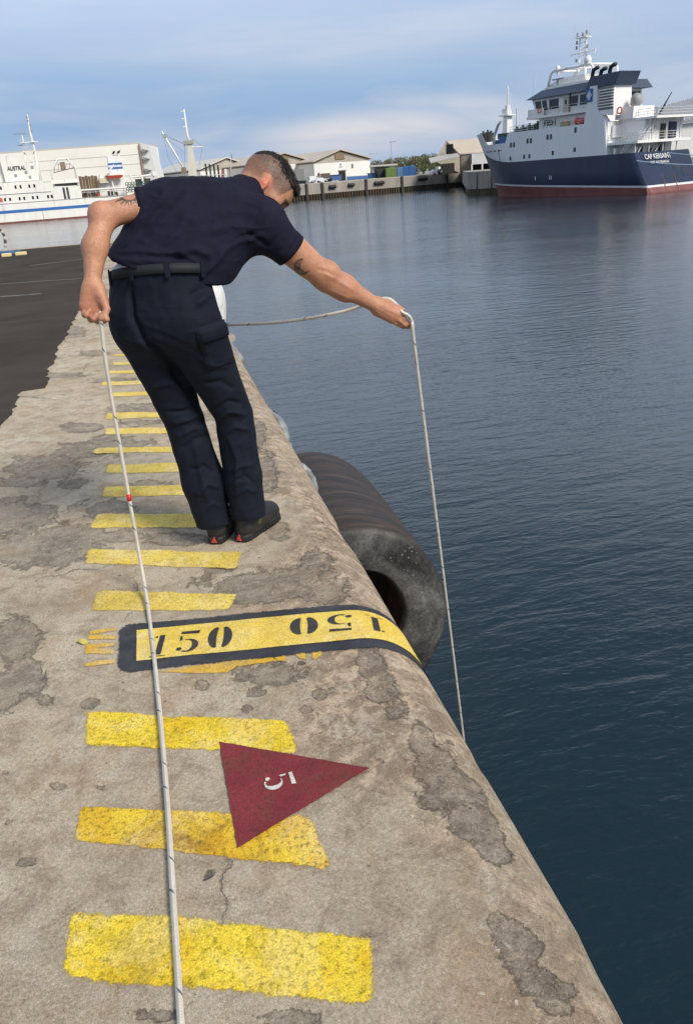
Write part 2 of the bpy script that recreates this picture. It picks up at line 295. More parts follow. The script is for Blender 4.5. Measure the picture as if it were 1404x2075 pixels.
def build_quay():
    s_ = np.concatenate([[-45, -20, -8, -3], np.arange(-1.7, S0, .015), np.linspace(S0, S1, 26)])
    y_ = np.concatenate([[-8, -4, -1.5, -.3], np.arange(.4, 9.0, .015), np.linspace(9, QEND, 70)])
    S, Y = np.meshgrid(s_, y_, indexing='ij')
    jit = np.zeros_like(S)
    t = np.clip((S-S0)/NR, 0, None); X = np.where(S <= S0, S, S0+NR*np.sin(t)); Z = np.where(S <= S0, 0, -NR+NR*np.cos(t))
    sp = np.zeros_like(S)
    for px, py, rx, ry in SPALLS:
        c = at(px, py); ax = at(px+rx, py)-at(px-rx, py); ay = at(px, py-ry)-at(px, py+ry)
        A = np.array([ax[:2]/2, ay[:2]/2]).T
        if abs(np.linalg.det(A)) < 1e-9: continue
        d = np.linalg.inv(A) @ np.array([(S-c[0]).ravel(), (Y-c[1]).ravel()])
        r = np.sqrt((d**2).sum(0)).reshape(S.shape); sp = np.maximum(sp, np.clip(1.2-.68*r, 0, 1))
    # beyond the finely modelled metres the same kind of wear goes on
    far = np.array([[mnoise.noise((float(a)*2.2, float(b)*1.1, 3.0)) if b > 8.0 or b < .9 else -1 for b in y_] for a in s_])
    sp = np.maximum(sp, np.clip(far*1.6, 0, 1))
    # chips out of the nose and gentle unevenness
    und = np.array([[mnoise.noise((float(a)*1.3, float(b)*.9, 7.0))*.006 + mnoise.noise((float(a)*5, float(b)*4, 2.0))*.0022 for b in y_] for a in s_])
    Z = Z+np.where(S > -1.75, und*(S > -1.72), 0) - .006*np.clip((sp-.45)*4, 0, 1)
    chip = np.array([[max(0, mnoise.noise((float(a)*2, float(b)*3.1, 11.0))-.18)*.03 if a > S0-.02 else 0 for b in y_] for a in s_]); X = X-chip*np.clip(t, 0, 1)
    ns, ny = S.shape
    mb = MB(); V = np.stack([X, Y, Z], -1).reshape(-1, 3)
    I = np.arange(ns*ny).reshape(ns, ny)
    F = np.stack([I[:-1, :-1], I[1:, :-1], I[1:, 1:], I[:-1, 1:]], -1).reshape(-1, 4)
    mb.v = V.tolist(); mb.f = F.tolist()
    nose = np.clip((S-.26-.10*np.sin(Y*2.3)-.07*np.sin(Y*5.9+1))/.14, 0, 1)*(.75+.25*np.sin(Y*3.1+1)*np.sin(Y*1.3)); spl = list(sp.ravel()); nsl = list(nose.ravel())
    def extra(vs, fs):
        mb.add(vs, fs); spl.extend([.15]*len(vs)); nsl.extend([.4]*len(vs))
    a, b = -8, QEND
    extra([(EX,a,-NR),(EX,b,-NR),(EX,b,-.25),(EX,a,-.25)], [(0,1,2,3)])
    extra([(EX,a,-.25),(EX,b,-.25),(.2,b,-.32),(.2,a,-.32)], [(0,1,2,3)])
    extra([(.2,a,-.32),(.2,b,-.32),(.2,b,-7),(.2,a,-7)], [(0,1,2,3)])
    extra([(-45,b,0),(S0,b,0),(EX,b,-.22),(EX,b,-.25),(.2,b,-.32),(.2,b,-7),(-45,b,-7)], [(0,1,2,3,4,5,6)])
    mb.att = {'spall': ('F', spl), 'nose': ('F', nsl)}
    o = mb.build('quay', concrete_mat(), smooth=True, fix=False); tag(o, 'worn concrete quay edge with rounded nose and yellow stripes', None, None, 'structure')
    return o
QUAY = build_quay()

# ---- asphalt of the quay apron, ragged where it meets the concrete
def asphalt_mat():
    m, nt, b, out = newmat('old_asphalt'); crd = N(nt, 'ShaderNodeTexCoord').outputs['Object']
    big = noise(nt, .8, 6, .6, .4, crd); fine = noise(nt, 120, 3, .7, 0, crd)
    c = rampo(nt, big, [(.3, (.044,.037,.031)), (.7, (.076,.064,.054))])
    vo = N(nt, 'ShaderNodeTexVoronoi', inp={'Scale': 90.0}); L(nt, crd, vo.inputs['Vector'])
    c = mix(nt, rampo(nt, vo.outputs['Distance'], [(.1, (.55,)*3), (.3, (0,)*3)]), c, (.10,.085,.07))
    c = mix(nt, 1.0, c, rampo(nt, noise(nt, 85, 7, .95, 0, crd), [(.36, (.30,)*3), (.5, (1,)*3), (.64, (1.9,)*3)]), 'MULTIPLY')
    mp_ = N(nt, 'ShaderNodeMapping', inp={'Scale': (.35, 5.0, 1), 'Rotation': (0, 0, .12)}); L(nt, crd, mp_.inputs[0])
    c = mix(nt, math_(nt, 'MULTIPLY', rampo(nt, noise(nt, 1.6, 7, .6, .6, mp_.outputs[0]), [(.62, (0,)*3), (.72, (1,)*3)]), .35), c, (.21,.19,.165))
    L(nt, c, b.inputs['Base Color']); b.inputs['Roughness'].default_value = .95; b.inputs['Specular IOR Level'].default_value = .06
    bump(nt, math_(nt, 'ADD', fine, vo.outputs['Distance']), b, .6, .008)
    return m
def build_asphalt():
    ys = np.concatenate([np.linspace(-7, 1, 6), np.arange(1.05, 27.3, .03)]); mb = MB(); vs = []; edge = []
    for y in ys:
        e = (-1.17 if y < 7.0 else -1.045-.004*(y-7)) + .05*mnoise.noise((y*1.1, 1, 0)) + .035*mnoise.noise((y*4.3, 2, 0))+.02*mnoise.noise((y*13, 2, 5))
        if 6.72 < y < 7.12: e = max(e, -1.0+.02*mnoise.noise((y*20, 0, 3)))
        if y > 26.3: e = -1.05-(y-26.3)*.95
        edge.append(e)
    for y, e in zip(ys, edge): vs += [(-45, y, .012), (-1.5, y, .012), (e-.012, y, .012), (e, y, .001)]
    fs = [(4*i+k, 4*i+k+1, 4*i+k+5, 4*i+k+4) for i in range(len(ys)-1) for k in range(3)]
    mb.add(vs, fs); o = mb.build('asphalt', asphalt_mat(), fix=False); tag(o, kind='structure')
build_asphalt()

# ---- paint: thin sheets lying on the concrete, their worn edges cut by noise
def paint_mat(name, c1, c2, dirt, worn=.35, edge=.9, grit=.5):
    m, nt, b, out = newmat(name); crd = N(nt, 'ShaderNodeTexCoord').outputs['Object']
    ed = N(nt, 'ShaderNodeAttribute', attribute_name='edge').outputs['Fac']
    n1 = noise(nt, 6, 7, .6, .4, crd); f1 = noise(nt, 75, 6, .75, .2, crd); f2 = noise(nt, 260, 3, .7, 0, crd)
    c = rampo(nt, n1, [(.36, c1), (.60, c2)]); pale = tuple(min(1, v*.55+w*.45) for v, w in zip(c2, (max(c2),)*3)) if c2[0] > .5 and c2[2] < .3 else c2
    c = mix(nt, math_(nt, 'MULTIPLY', rampo(nt, noise(nt, 4.1, 9, .75, .9, crd), [(.48, (0,)*3), (.66, (1,)*3)]), .55), c, pale)
    c = mix(nt, math_(nt, 'MULTIPLY', rampo(nt, noise(nt, 9, 9, .72, .8, crd), [(.5, (0,)*3), (.68, (1,)*3)]), worn), c, dirt)
    c = mix(nt, math_(nt, 'MULTIPLY', rampo(nt, f1, [(.36, (1,)*3), (.50, (0,)*3)]), grit), c, tuple(v*.5 for v in dirt))
    c = mix(nt, math_(nt, 'MULTIPLY', rampo(nt, noise(nt, 3.4, 8, .7, 1.0, crd), [(.54, (0,)*3), (.70, (1,)*3)]), worn*.75), c, tuple(v*.62 for v in dirt))
    c = mix(nt, 1.0, c, rampo(nt, f2, [(.3, (.58,)*3), (.7, (1.25,)*3)]), 'MULTIPLY')
    L(nt, c, b.inputs['Base Color']); b.inputs['Roughness'].default_value = .7; b.inputs['Specular IOR Level'].default_value = .3
    bump(nt, math_(nt, 'ADD', f1, f2), b, .55, .006)
    a = math_(nt, 'ADD', ed, math_(nt, 'MULTIPLY', math_(nt, 'SUBTRACT', noise(nt, 110, 9, .95, .5, crd), .5), edge*2.2)); a = math_(nt, 'ADD', a, math_(nt, 'MULTIPLY', math_(nt, 'SUBTRACT', noise(nt, 24, 6, .7, .6, crd), .5), edge*1.3))
    a = math_(nt, 'SUBTRACT', a, math_(nt, 'MULTIPLY', rampo(nt, noise(nt, 34, 10, .85, .5, crd), [(.60, (0,)*3), (.70, (1,)*3)]), .9*worn+.15))
    al = rampo(nt, a, [(.30, (0,)*3), (.42, (1,)*3)])
    tr = N(nt, 'ShaderNodeBsdfTransparent'); ms = N(nt, 'ShaderNodeMixShader')
    L(nt, al, ms.inputs[0]); L(nt, tr.outputs[0], ms.inputs[1]); L(nt, b.outputs[0], ms.inputs[2]); L(nt, ms.outputs[0], out.inputs[0])
    return m
YEL = paint_mat('worn_yellow_paint', (.86,.57,.02), (.96,.72,.06), (.46,.34,.02), .65, 1.25, .75)
YELF = paint_mat('pale_yellow_paint', (.80,.57,.09), (.92,.69,.14), (.50,.37,.10), .7, 1.3, .6)
YELP = paint_mat('panel_yellow_paint', (.84,.58,.08), (.95,.70,.14), (.58,.41,.08), .35, .5, .3)
YELO = paint_mat('faded_orange_yellow_paint', (.74,.42,.03), (.80,.50,.05), (.45,.36,.22), .8, 1.4, .4)
BLK = paint_mat('worn_slate_paint', (.030,.033,.042), (.050,.054,.066), (.13,.12,.11), .45, 1.5, .4)
DIG = paint_mat('slate_stencil_paint', (.026,.029,.036), (.045,.048,.058), (.2,.15,.05), .3, .6, .2)
RED = paint_mat('dark_red_paint', (.19,.022,.03), (.26,.036,.045), (.15,.06,.035), .7, .8, .5)
WHT = paint_mat('white_stencil_paint', (.66,.62,.56), (.76,.72,.66), (.5,.4,.35), .4, .5, .3)
YELS = paint_mat('stained_yellow_paint', (.74,.42,.02), (.92,.64,.05), (.24,.11,.02), .75, .9, .7)
def qmod(): pass
def und_z(s, y):
    return mnoise.noise((s*1.3, y*.9, 7.0))*.006+mnoise.noise((s*5, y*4, 2.0))*.0022
def sheet(name, corners, mat, lift, parent, nu=40, nv=12, inset=.02, rnd=0.0, wob=.0):
    """bilinear patch over four (s, y) corners TL TR BR BL, lying on the quay surface"""
    TL, TR, BR, BL = [np.array(c[:2], float) for c in corners]; mb = MB(); ed = []
    lu = (np.linalg.norm(TR-TL)+np.linalg.norm(BR-BL))/2; lv = (np.linalg.norm(TL-BL)+np.linalg.norm(TR-BR))/2
    us = np.linspace(0, 1, nu+1); vsn = np.linspace(0, 1, nv+1)
    us = np.unique(np.concatenate([us, [inset/lu, 1-inset/lu, inset/lu*.5, 1-inset/lu*.5]])); vsn = np.unique(np.concatenate([vsn, [inset/lv, 1-inset/lv, inset/lv*.5, 1-inset/lv*.5]]))
    for u in us:
        for v in vsn:
            p = (TL*(1-u)+TR*u)*(1-v)+(BL*(1-u)+BR*u)*v
            p = p+wob*np.array([mnoise.noise((p[0]*5, p[1]*5, 1)), mnoise.noise((p[0]*5, p[1]*5, 9))])
            mb.v.append(tuple(np.array(surf(p[0], p[1], lift))+np.array([0, 0, und_z(p[0], p[1])])))
            dx, dy = min(u, 1-u)*lu, min(v, 1-v)*lv
            d = min(dx, dy)
            if rnd and dx < rnd and dy < rnd: d = rnd-math.hypot(rnd-dx, rnd-dy)
            ed.append(min(1, max(-.6, d/inset)))
    m = len(vsn); mb.f = [(i*m+j, (i+1)*m+j, (i+1)*m+j+1, i*m+j+1) for i in range(len(us)-1) for j in range(m-1)]
    mb.att = {'edge': ('F', ed)}
    return mb.build(name, mat, parent, fix=False)
def poly_sheet(mb, pts, lift, inset=.004):
    """outline in (s, y): rim ring with edge 0 and an inner ring with edge 1"""
    P = [np.array(p, float) for p in pts]; n = len(P); area = sum(P[i][0]*P[(i+1) % n][1]-P[(i+1) % n][0]*P[i][1] for i in range(n))
    if area < 0: P = P[::-1]
    inn = []
    for i in range(n):
        a, b, c = P[i-1], P[i], P[(i+1) % n]; e1 = (b-a)/(np.linalg.norm(b-a)+1e-9); e2 = (c-b)/(np.linalg.norm(c-b)+1e-9)
        n1 = np.array([-e1[1], e1[0]]); n2 = np.array([-e2[1], e2[0]]); k = n1+n2; k = k/max(.35, (k@k)/2)
        inn.append(b+k*inset)
    z = lambda p: tuple(np.array(surf(p[0], p[1], lift))+np.array([0, 0, und_z(p[0], p[1])]))
    b0 = len(mb.v); mb.v += [z(p) for p in P]+[z(p) for p in inn]
    mb.f += [(b0+i, b0+(i+1) % n, b0+n+(i+1) % n, b0+n+i) for i in range(n)]+[tuple(b0+n+i for i in range(n))]
    mb.ed = getattr(mb, 'ed', [])+[0.0]*n+[1.0]*n
G2 = lambda px, py: at(px, py)[:2]
stripes = [[(145,1838),(757,1893),(765,2042),(122,1985)], [(150,1628),(632,1650),(675,1766),(148,1706)], [(170,1440),(586,1455),(611,1530),(170,1513)],
           [(198,1194),(488,1205),(468,1238),(180,1241)], [(180,1112),(493,1117),(480,1155),(167,1145)]]
for i, c in enumerate(stripes):
    sheet('painted_stripe', [G2(*p) for p in c], [YEL, YELS, YEL, YELF, YELF][i], .002, QUAY, 30, 10, .022, .03, .012)
ends = [(199,1042,178,1073),(215,985,201,1009),(218,940,211,961),(195,907,182,920),(215,868,210,882),(216,837,212,850),(229,795,226,804),(205,773,203,782),(222,751,219,758),(228,735,226,741),(232,718,230,723.5),(236,703.5,234,708)]
for a, b_, c, d in ends:
    TL, BL = G2(a, b_), G2(c, d); w = .59+rng.uniform(-.02, .02); sk = -.24
    sheet('painted_stripe', [TL, TL+[w, sk], BL+[w, sk+.01], BL], YELF, .002, QUAY, 16, 5, .022, .03, .016)
y0 = G2(236, 703)[1]
for k in range(1, 9):
    yy = y0+k*.75; sheet('painted_stripe', [(-.42, yy+.17), (.17, yy-.07), (.17, yy-.22), (-.42, yy)], YELF, .003, QUAY, 10, 4, .02, .02, .016)
# older number under the panel, worn down to yellow remnants
mb = MB()
def dig0(cx, cy, w, h, n=18, rot=0.0, slit=.24):
    out = []
    for sgn in (-1, 1):
        pts = [(sgn*(slit*.5*w+.5*w*(1-slit)*math.cos(t)*1.0), .5*h*math.sin(t)) for t in np.linspace(-math.pi/2*.93, math.pi/2*.93, n)]
        inner = [(sgn*(slit*.5*w*(.55+.45*math.cos(t))), .5*h*.9*math.sin(t)) for t in np.linspace(math.pi/2*.9, -math.pi/2*.9, n)]
        out.append([(x, y) for x, y in pts+inner])
    return out
def dig5(w, h):
    bar = [(-.36*w, .5*h), (.44*w, .5*h), (.40*w, .33*h), (-.36*w, .36*h)]
    stem = [(-.36*w, .29*h), (-.26*w, .29*h), (-.20*w, .09*h), (-.36*w, .02*h)]
    bowl = []
    for t in np.linspace(math.radians(118), math.radians(-128), 18): bowl.append((.02*w+.44*w*math.cos(t), -.19*h+.31*h*math.sin(t)))
    for t in np.linspace(math.radians(-120), math.radians(112), 18): bowl.append((-.02*w+.20*w*math.cos(t), -.18*h+.24*h*math.sin(t)))
    ball = [(-.30*w+.13*w*math.cos(t), -.33*h+.09*h*math.sin(t)) for t in np.linspace(0, 2*math.pi, 12)[:-1]]
    return [bar, stem, bowl, ball]
def dig1(w, h):
    return [[(-.12*w, .5*h), (.14*w, .5*h), (.14*w, -.42*h), (-.12*w, -.42*h)], [(-.34*w, .42*h), (-.15*w, .5*h), (-.15*w, .36*h)], [(-.32*w, -.45*h), (.34*w, -.45*h), (.34*w, -.5*h), (-.32*w, -.5*h)]]
def put(mb, polys, c, ux, uy, lift, inset=.004):
    for P in polys: poly_sheet(mb, [np.array(c)+np.array(ux)*x+np.array(uy)*y for x, y in P], lift, inset)
def done(mb, name, mat, parent):
    mb.att = {'edge': ('F', mb.ed)}; return mb.build(name, mat, parent, fix=False)
# number panel: dark frame, yellow field, stencilled numbers read from both sides
UX = np.array([.985, -.17]); UY = np.array([.17, .985]); UX2 = np.array([.985, -.17])
PC = [np.array(p) for p in ((-.315, 2.585), (.82, 2.39), (.82, 2.09), (-.315, 2.265))]
panel = sheet('painted_number_frame', PC, BLK, .003, QUAY, 60, 14, .016, .05, .006)
inner = [PC[0]+[.062, -.062], PC[1]+[.02, -.050], PC[2]+[.02, .050], PC[3]+[.062, .052]]
sheet('painted_number_field', inner, YELP, .005, panel, 60, 12, .008, .0, .003)
mb = MB()
for k, (px, py, P) in enumerate([(325,1311,dig1(.085,.135)),(382,1303,dig5(.085,.135)),(447,1294,dig0(0,0,.085,.135))]):
    put(mb, P, G2(px, py), UX, UY, .0065)
done(mb, 'stencilled_number', DIG, panel)
mb = MB()
for c, P in (((.315, 2.342), dig0(0,0,.10,.112)), ((.44, 2.322), dig5(.10,.112)), ((.56, 2.300), dig1(.10,.112))):
    put(mb, P, c, -UX, -UY, .0065)
done(mb, 'stencilled_number', DIG, panel)
mb = MB()
R_ = lambda *p: [G2(*q) for q in p]
for pts in ([(182,1279),(238,1271),(238,1279),(182,1287)], [(178,1287),(236,1287),(236,1296),(178,1297)], [(175,1306),(232,1302),(234,1309),(172,1318)], [(172,1314),(190,1312),(234,1318),(232,1326),(172,1326)], [(172,1345),(205,1337),(234,1336),(236,1344),(172,1352)]):
    poly_sheet(mb, R_(*pts), .0025, .006)
done(mb, 'faded_number', YELO, QUAY)
mb = MB()
for pts in ([(318,1362),(470,1338),(540,1326),(566,1340),(480,1352),(462,1364),(380,1366)], [(550,1322),(578,1314),(582,1342),(560,1340)], [(598,1312),(618,1309),(622,1338),(606,1336),(596,1326)], [(630,1308),(652,1314),(655,1328),(640,1338),(632,1336)]):
    poly_sheet(mb, R_(*pts), .0025, .007)
done(mb, 'faded_number', YELO, QUAY)
# red triangle with its white number
tri = R_((443,1502),(752,1555),(480,1722)); mb = MB()
poly_sheet(mb, tri, .0045, .006); RT = done(mb, 'painted_triangle', RED, QUAY)
mb = MB(); put(mb, dig5(.060, .080), G2(566, 1584), (.08, -1.0), (1.0, .10), .006, .003); done(mb, 'stencilled_number', WHT, RT)
# paint marks and dropped flakes on the apron far along
for px, py, w, d, mt in ((12,514,.5,.18,'b'),(33,514,.3,.2,'b'),(15,519,.25,.2,'y'),(44,516,.3,.14,'y')):
    c = at(px, py, .02); mb = MB(); mb.box((c[0], c[1], .05), (w, d, .09))
    o = mb.build('kerb_block', M('kerb_'+mt, (.05,.13,.26) if mt == 'b' else (.72,.58,.28), .7), loc=(c[0], c[1], .012), bevel=.02)
    tag(o, {'b': 'low %s blue painted block lying at the far end of the asphalt' % ('leftmost' if px < 20 else 'second'), 'y': 'small %s cream yellow block lying at the far end of the asphalt' % ('left' if px < 20 else 'right')}[mt], 'block', 'painted blocks at the end of the apron')
for (x0, y0, x1, y1, w) in ((0,603,86,597,.07),(0,577,170,566,.05),(60,540,170,526,.06)):
    a, b_ = at(x0, y0), at(x1, y1); d = (b_-a)/np.linalg.norm(b_-a); n_ = np.array([-d[1], d[0], 0])*w
    sheet('painted_line', [(a+n_)[:2], (b_+n_)[:2], (b_-n_)[:2], (a-n_)[:2]], paint_mat('ghost_white_line', (.16,.15,.14), (.22,.21,.19), (.08,.07,.06), .9, 1.6, .6), .016, QUAY, 20, 3, .03)

# ------------------------------------------------------------------ water
def water_mat():
    m, nt, b, out = newmat('harbour_water'); crd = N(nt, 'ShaderNodeTexCoord').outputs['Object']
    def wv(sx, sy, rot, sc, det, dist):
        mp_ = N(nt, 'ShaderNodeMapping', inp={'Scale': (sx, sy, 1), 'Rotation': (0, 0, rot)}); L(nt, crd, mp_.inputs[0]); return noise(nt, sc, det, .5, dist, mp_.outputs[0])
    a = wv(.7, 2.2, -.25, 1.05, 3, .6); c = wv(1.3, 2.8, .35, 2.5, 4, .5); d = wv(.3, .8, .1, .32, 2, .3); e = wv(1.6, 3.6, -.05, 5.5, 2, .2)
    calm = rampo(nt, wv(.5, .9, .3, .09, 4, .6), [(.3, (.45,)*3), (.65, (1,)*3)])
    h = math_(nt, 'ADD', math_(nt, 'MULTIPLY', a, .8), math_(nt, 'MULTIPLY', c, .36)); h = math_(nt, 'ADD', h, math_(nt, 'MULTIPLY', d, .8)); h = math_(nt, 'ADD', h, math_(nt, 'MULTIPLY', e, .13))
    h = math_(nt, 'MULTIPLY', h, calm)
    b.inputs['Base Color'].default_value = (.0012, .0145, .0225, 1); b.inputs['Roughness'].default_value = .06; b.inputs['IOR'].default_value = 1.48
    bump(nt, h, b, .34, .16)
    return m
mb = MB(); R0 = [0, 20, 60, 150, 400, 900, 3000]
mb.quad((-3500, -200, WZ), (3500, -200, WZ), (3500, 6000, WZ), (-3500, 6000, WZ))
tag(mb.build('water', water_mat()), kind='structure')
# ------------------------------------------------------------------ organic shapes: blended distance fields, meshed by surface nets
A3 = lambda p: np.asarray(p, float)
def cone(a, b, ra, rb, k=.03, flat=None, ff=1.0, cap=False, op='add'):
    a, b = A3(a), A3(b)
    return dict(t='cone', a=a, b=b, ra=ra, rb=rb, k=k, flat=None if flat is None else A3(flat)/np.linalg.norm(flat), ff=ff, cap=cap, op=op, c=(a+b)/2, r=np.linalg.norm(b-a)/2+max(ra, rb)*1.15+k)
def ell(c, ax, rad, k=.02, op='add'):
    return dict(t='ell', c=A3(c), ax=A3(ax), rad=A3(rad), k=k, op=op, r=max(rad)*1.1+k)
def ball(c, r, k=.02, op='add'): return ell(c, np.eye(3), (r, r, r), k, op)
def half(p, n, k=.004): return dict(t='half', p=A3(p), n=A3(n)/np.linalg.norm(n), k=k, op='sub', c=A3(p), r=1e9)
def dist(pr, P):
    if pr['t'] == 'cone':
        a, ba = pr['a'], pr['b']-pr['a']; L2 = ba @ ba + 1e-12; pa = P-a; hu = (pa @ ba)/L2; h = np.clip(hu, 0, 1); v = pa-h[:, None]*ba
        if pr['flat'] is not None: v = v+((1/pr['ff']-1)*(v @ pr['flat']))[:, None]*pr['flat']
        d = np.sqrt((v*v).sum(1))-(pr['ra']+(pr['rb']-pr['ra'])*h)
        if pr['flat'] is not None: d = d*min(1, pr['ff']*1.15)
        if pr['cap']: d = np.maximum(d, (hu-1)*math.sqrt(L2))
        return d
    if pr['t'] == 'ell':
        q = (P-pr['c']) @ pr['ax'].T; k0 = np.sqrt(((q/pr['rad'])**2).sum(1)); k1 = np.sqrt(((q/pr['rad']**2)**2).sum(1)); return k0*(k0-1)/(k1+1e-9)
    return -(P-pr['p']) @ pr['n']
def field(prims, P):
    d = np.full(len(P), 10.0)
    for pr in prims:
        e = dist(pr, P); k = pr['k']
        if pr['op'] == 'add':
            h = np.maximum(k-np.abs(d-e), 0)/k; d = np.minimum(d, e)-h*h*k*.25
        else:
            e = -e; h = np.maximum(k-np.abs(d-e), 0)/k; d = np.maximum(d, e)+h*h*k*.25
    return d
def nets(prims, h, smooth=1):
    solid = [p for p in prims if p['r'] < 1e8 and p['op'] == 'add']
    lo = np.min([p['c']-p['r'] for p in solid], 0)-3*h; hi = np.max([p['c']+p['r'] for p in solid], 0)+3*h
    B = 20; nb = np.ceil((hi-lo)/h/B).astype(int)+1; n = nb*B
    Fd = np.full(n, 5.0, np.float32); half_d = B*h*math.sqrt(3)/2
    g = np.stack(np.meshgrid(*[np.arange(B)]*3, indexing='ij'), -1).reshape(-1, 3)*h
    for bi in np.ndindex(*nb):
        o = lo+np.array(bi)*B*h; c = o+B*h/2
        act = [p for p in prims if p['r'] > 1e8 or np.linalg.norm(c-p['c']) < p['r']+half_d+.01]
        if not any(p['op'] == 'add' for p in act): continue
        Fd[bi[0]*B:(bi[0]+1)*B, bi[1]*B:(bi[1]+1)*B, bi[2]*B:(bi[2]+1)*B] = field(act, o+g).reshape(B, B, B)
    S = Fd < 0
    s8 = np.zeros(n-1, np.int8)
    for i in (0, 1):
        for j in (0, 1):
            for k in (0, 1): s8 += S[i:n[0]-1+i, j:n[1]-1+j, k:n[2]-1+k]
    cells = np.argwhere((s8 > 0) & (s8 < 8)); idx = np.full(n-1, -1, np.int32); idx[tuple(cells.T)] = np.arange(len(cells))
    corner = np.array([(i, j, k) for i in (0, 1) for j in (0, 1) for k in (0, 1)])
    vals = np.stack([Fd[tuple((cells+c).T)] for c in corner], 1); acc = np.zeros((len(cells), 3)); cnt = np.zeros(len(cells))
    for a in range(8):
        for b in range(a+1, 8):
            if np.abs(corner[a]-corner[b]).sum() != 1: continue
            va, vb = vals[:, a], vals[:, b]; cr = (va < 0) != (vb < 0); t = np.where(cr, va/np.where(cr, va-vb, 1), 0)
            acc += np.where(cr[:, None], corner[a]+t[:, None]*(corner[b]-corner[a]), 0); cnt += cr
    V = lo+(cells+acc/cnt[:, None])*h
    Q = []
    for ax in range(3):
        o1, o2 = [(1, 2), (2, 0), (0, 1)][ax]
        sl0 = [slice(None)]*3; sl0[ax] = slice(0, -1); sl1 = [slice(None)]*3; sl1[ax] = slice(1, None)
        e = np.argwhere(S[tuple(sl0)] != S[tuple(sl1)]); e = e[(e[:, o1] > 0) & (e[:, o2] > 0)]
        fl = S[tuple(e.T)]; d1 = np.eye(3, dtype=int)[o1]; d2 = np.eye(3, dtype=int)[o2]
        q = np.stack([idx[tuple((e-d1-d2).T)], idx[tuple((e-d2).T)], idx[tuple(e.T)], idx[tuple((e-d1).T)]], 1)
        q[~fl] = q[~fl][:, ::-1]; Q.append(q)
    Q = np.concatenate(Q)
    for _ in range(smooth): V = V*.5+.5*nbavg(V, Q)
    return V, Q
def nbavg(V, Q):
    s = np.zeros_like(V); c = np.zeros(len(V))
    for a, b in ((0, 1), (1, 2), (2, 3), (3, 0)):
        np.add.at(s, Q[:, a], V[Q[:, b]]); np.add.at(s, Q[:, b], V[Q[:, a]]); np.add.at(c, Q[:, a], 1); np.add.at(c, Q[:, b], 1)
    return s/np.maximum(c, 1)[:, None]
def normals(V, Q):
    n = np.cross(V[Q[:, 2]]-V[Q[:, 0]], V[Q[:, 3]]-V[Q[:, 1]]); N_ = np.zeros_like(V)
    for k in range(4): np.add.at(N_, Q[:, k], n)
    return N_/(np.linalg.norm(N_, axis=1)[:, None]+1e-12)
def seg_d(V, pts):
    best = np.full(len(V), 9.0); tt = np.zeros(len(V)); n = len(pts)-1
    for i in range(n):
        a, ba = pts[i], pts[i+1]-pts[i]; h = np.clip(((V-a) @ ba)/(ba @ ba+1e-12), 0, 1); d = np.linalg.norm(V-a-h[:, None]*ba, axis=1)
        m = d < best; best[m] = d[m]; tt[m] = (i+h[m])/n
    return best, tt
def folds(V, Q, lst):
    """lst: (polyline, width, height); raises or sinks soft creases along the surface normal"""
    Nn = normals(V, Q); D = np.zeros(len(V)); front = np.einsum('ij,ij->i', Nn, CP-V) > 0; Vf_ = V[front]
    for pts, w, amp in lst:
        P = [A3(p) for p in pts]; R = []
        for a, b in zip(P[:-1], P[1:]): R += [a+(b-a)*k/6 for k in range(6)]
        S_ = []
        for q in R+[P[-1]]:                      # drop the line onto the garment
            r = unit(q-CP); tt = (Vf_-CP) @ r; pd = np.linalg.norm(Vf_-CP-tt[:, None]*r, axis=1); m = np.where(pd < .012)[0]
            if len(m): S_.append(CP+r*tt[m[np.argmin(tt[m])]])
        if len(S_) < 2: continue
        d, t = seg_d(V, S_); D += amp*np.exp(-(d/w)**2)*np.clip(np.minimum(t, 1-t)*6+.15, 0, 1)
    return V+Nn*D[:, None]
def wob(V, Q, fn): return V+normals(V, Q)*fn(V)[:, None]
def vnoise(V, s, seed=0.0): return np.array([mnoise.noise((x*s[0]+seed, y*s[1], z*s[2])) for x, y, z in V])
def mesh_obj(name, V, Q, mat, parent, att=None, smooth=True):
    me = bpy.data.meshes.new(name); off = np.array(wloc(parent)) if parent is not None else np.zeros(3); A = (V-off).astype(np.float32)
    me.vertices.add(len(A)); me.vertices.foreach_set('co', A.ravel()); me.loops.add(Q.size); me.polygons.add(len(Q))
    me.loops.foreach_set('vertex_index', Q.astype(np.int32).ravel()); me.polygons.foreach_set('loop_start', np.arange(0, Q.size, 4, dtype=np.int32)); me.polygons.foreach_set('loop_total', np.full(len(Q), 4, np.int32))
    me.update(calc_edges=True); me.validate()
    for k, d in (att or {}).items():
        a = me.color_attributes.new(k, 'FLOAT_COLOR', 'POINT'); a.data.foreach_set('color', d.astype(np.float32).ravel())
    if smooth: me.polygons.foreach_set('use_smooth', [True]*len(me.polygons))
    o = bpy.data.objects.new(name, me); COL.objects.link(o); me.materials.append(mat); o.parent = parent
    return o

# ------------------------------------------------------------------ the person
PD = atD
MAN = thing('person', (.16, 3.17, 0), 'person in navy polo and dark cargo trousers leaning over the quay edge with a rope', 'person')
unit = lambda v: A3(v)/np.linalg.norm(v)
tocam = lambda p: unit(CP-A3(p))
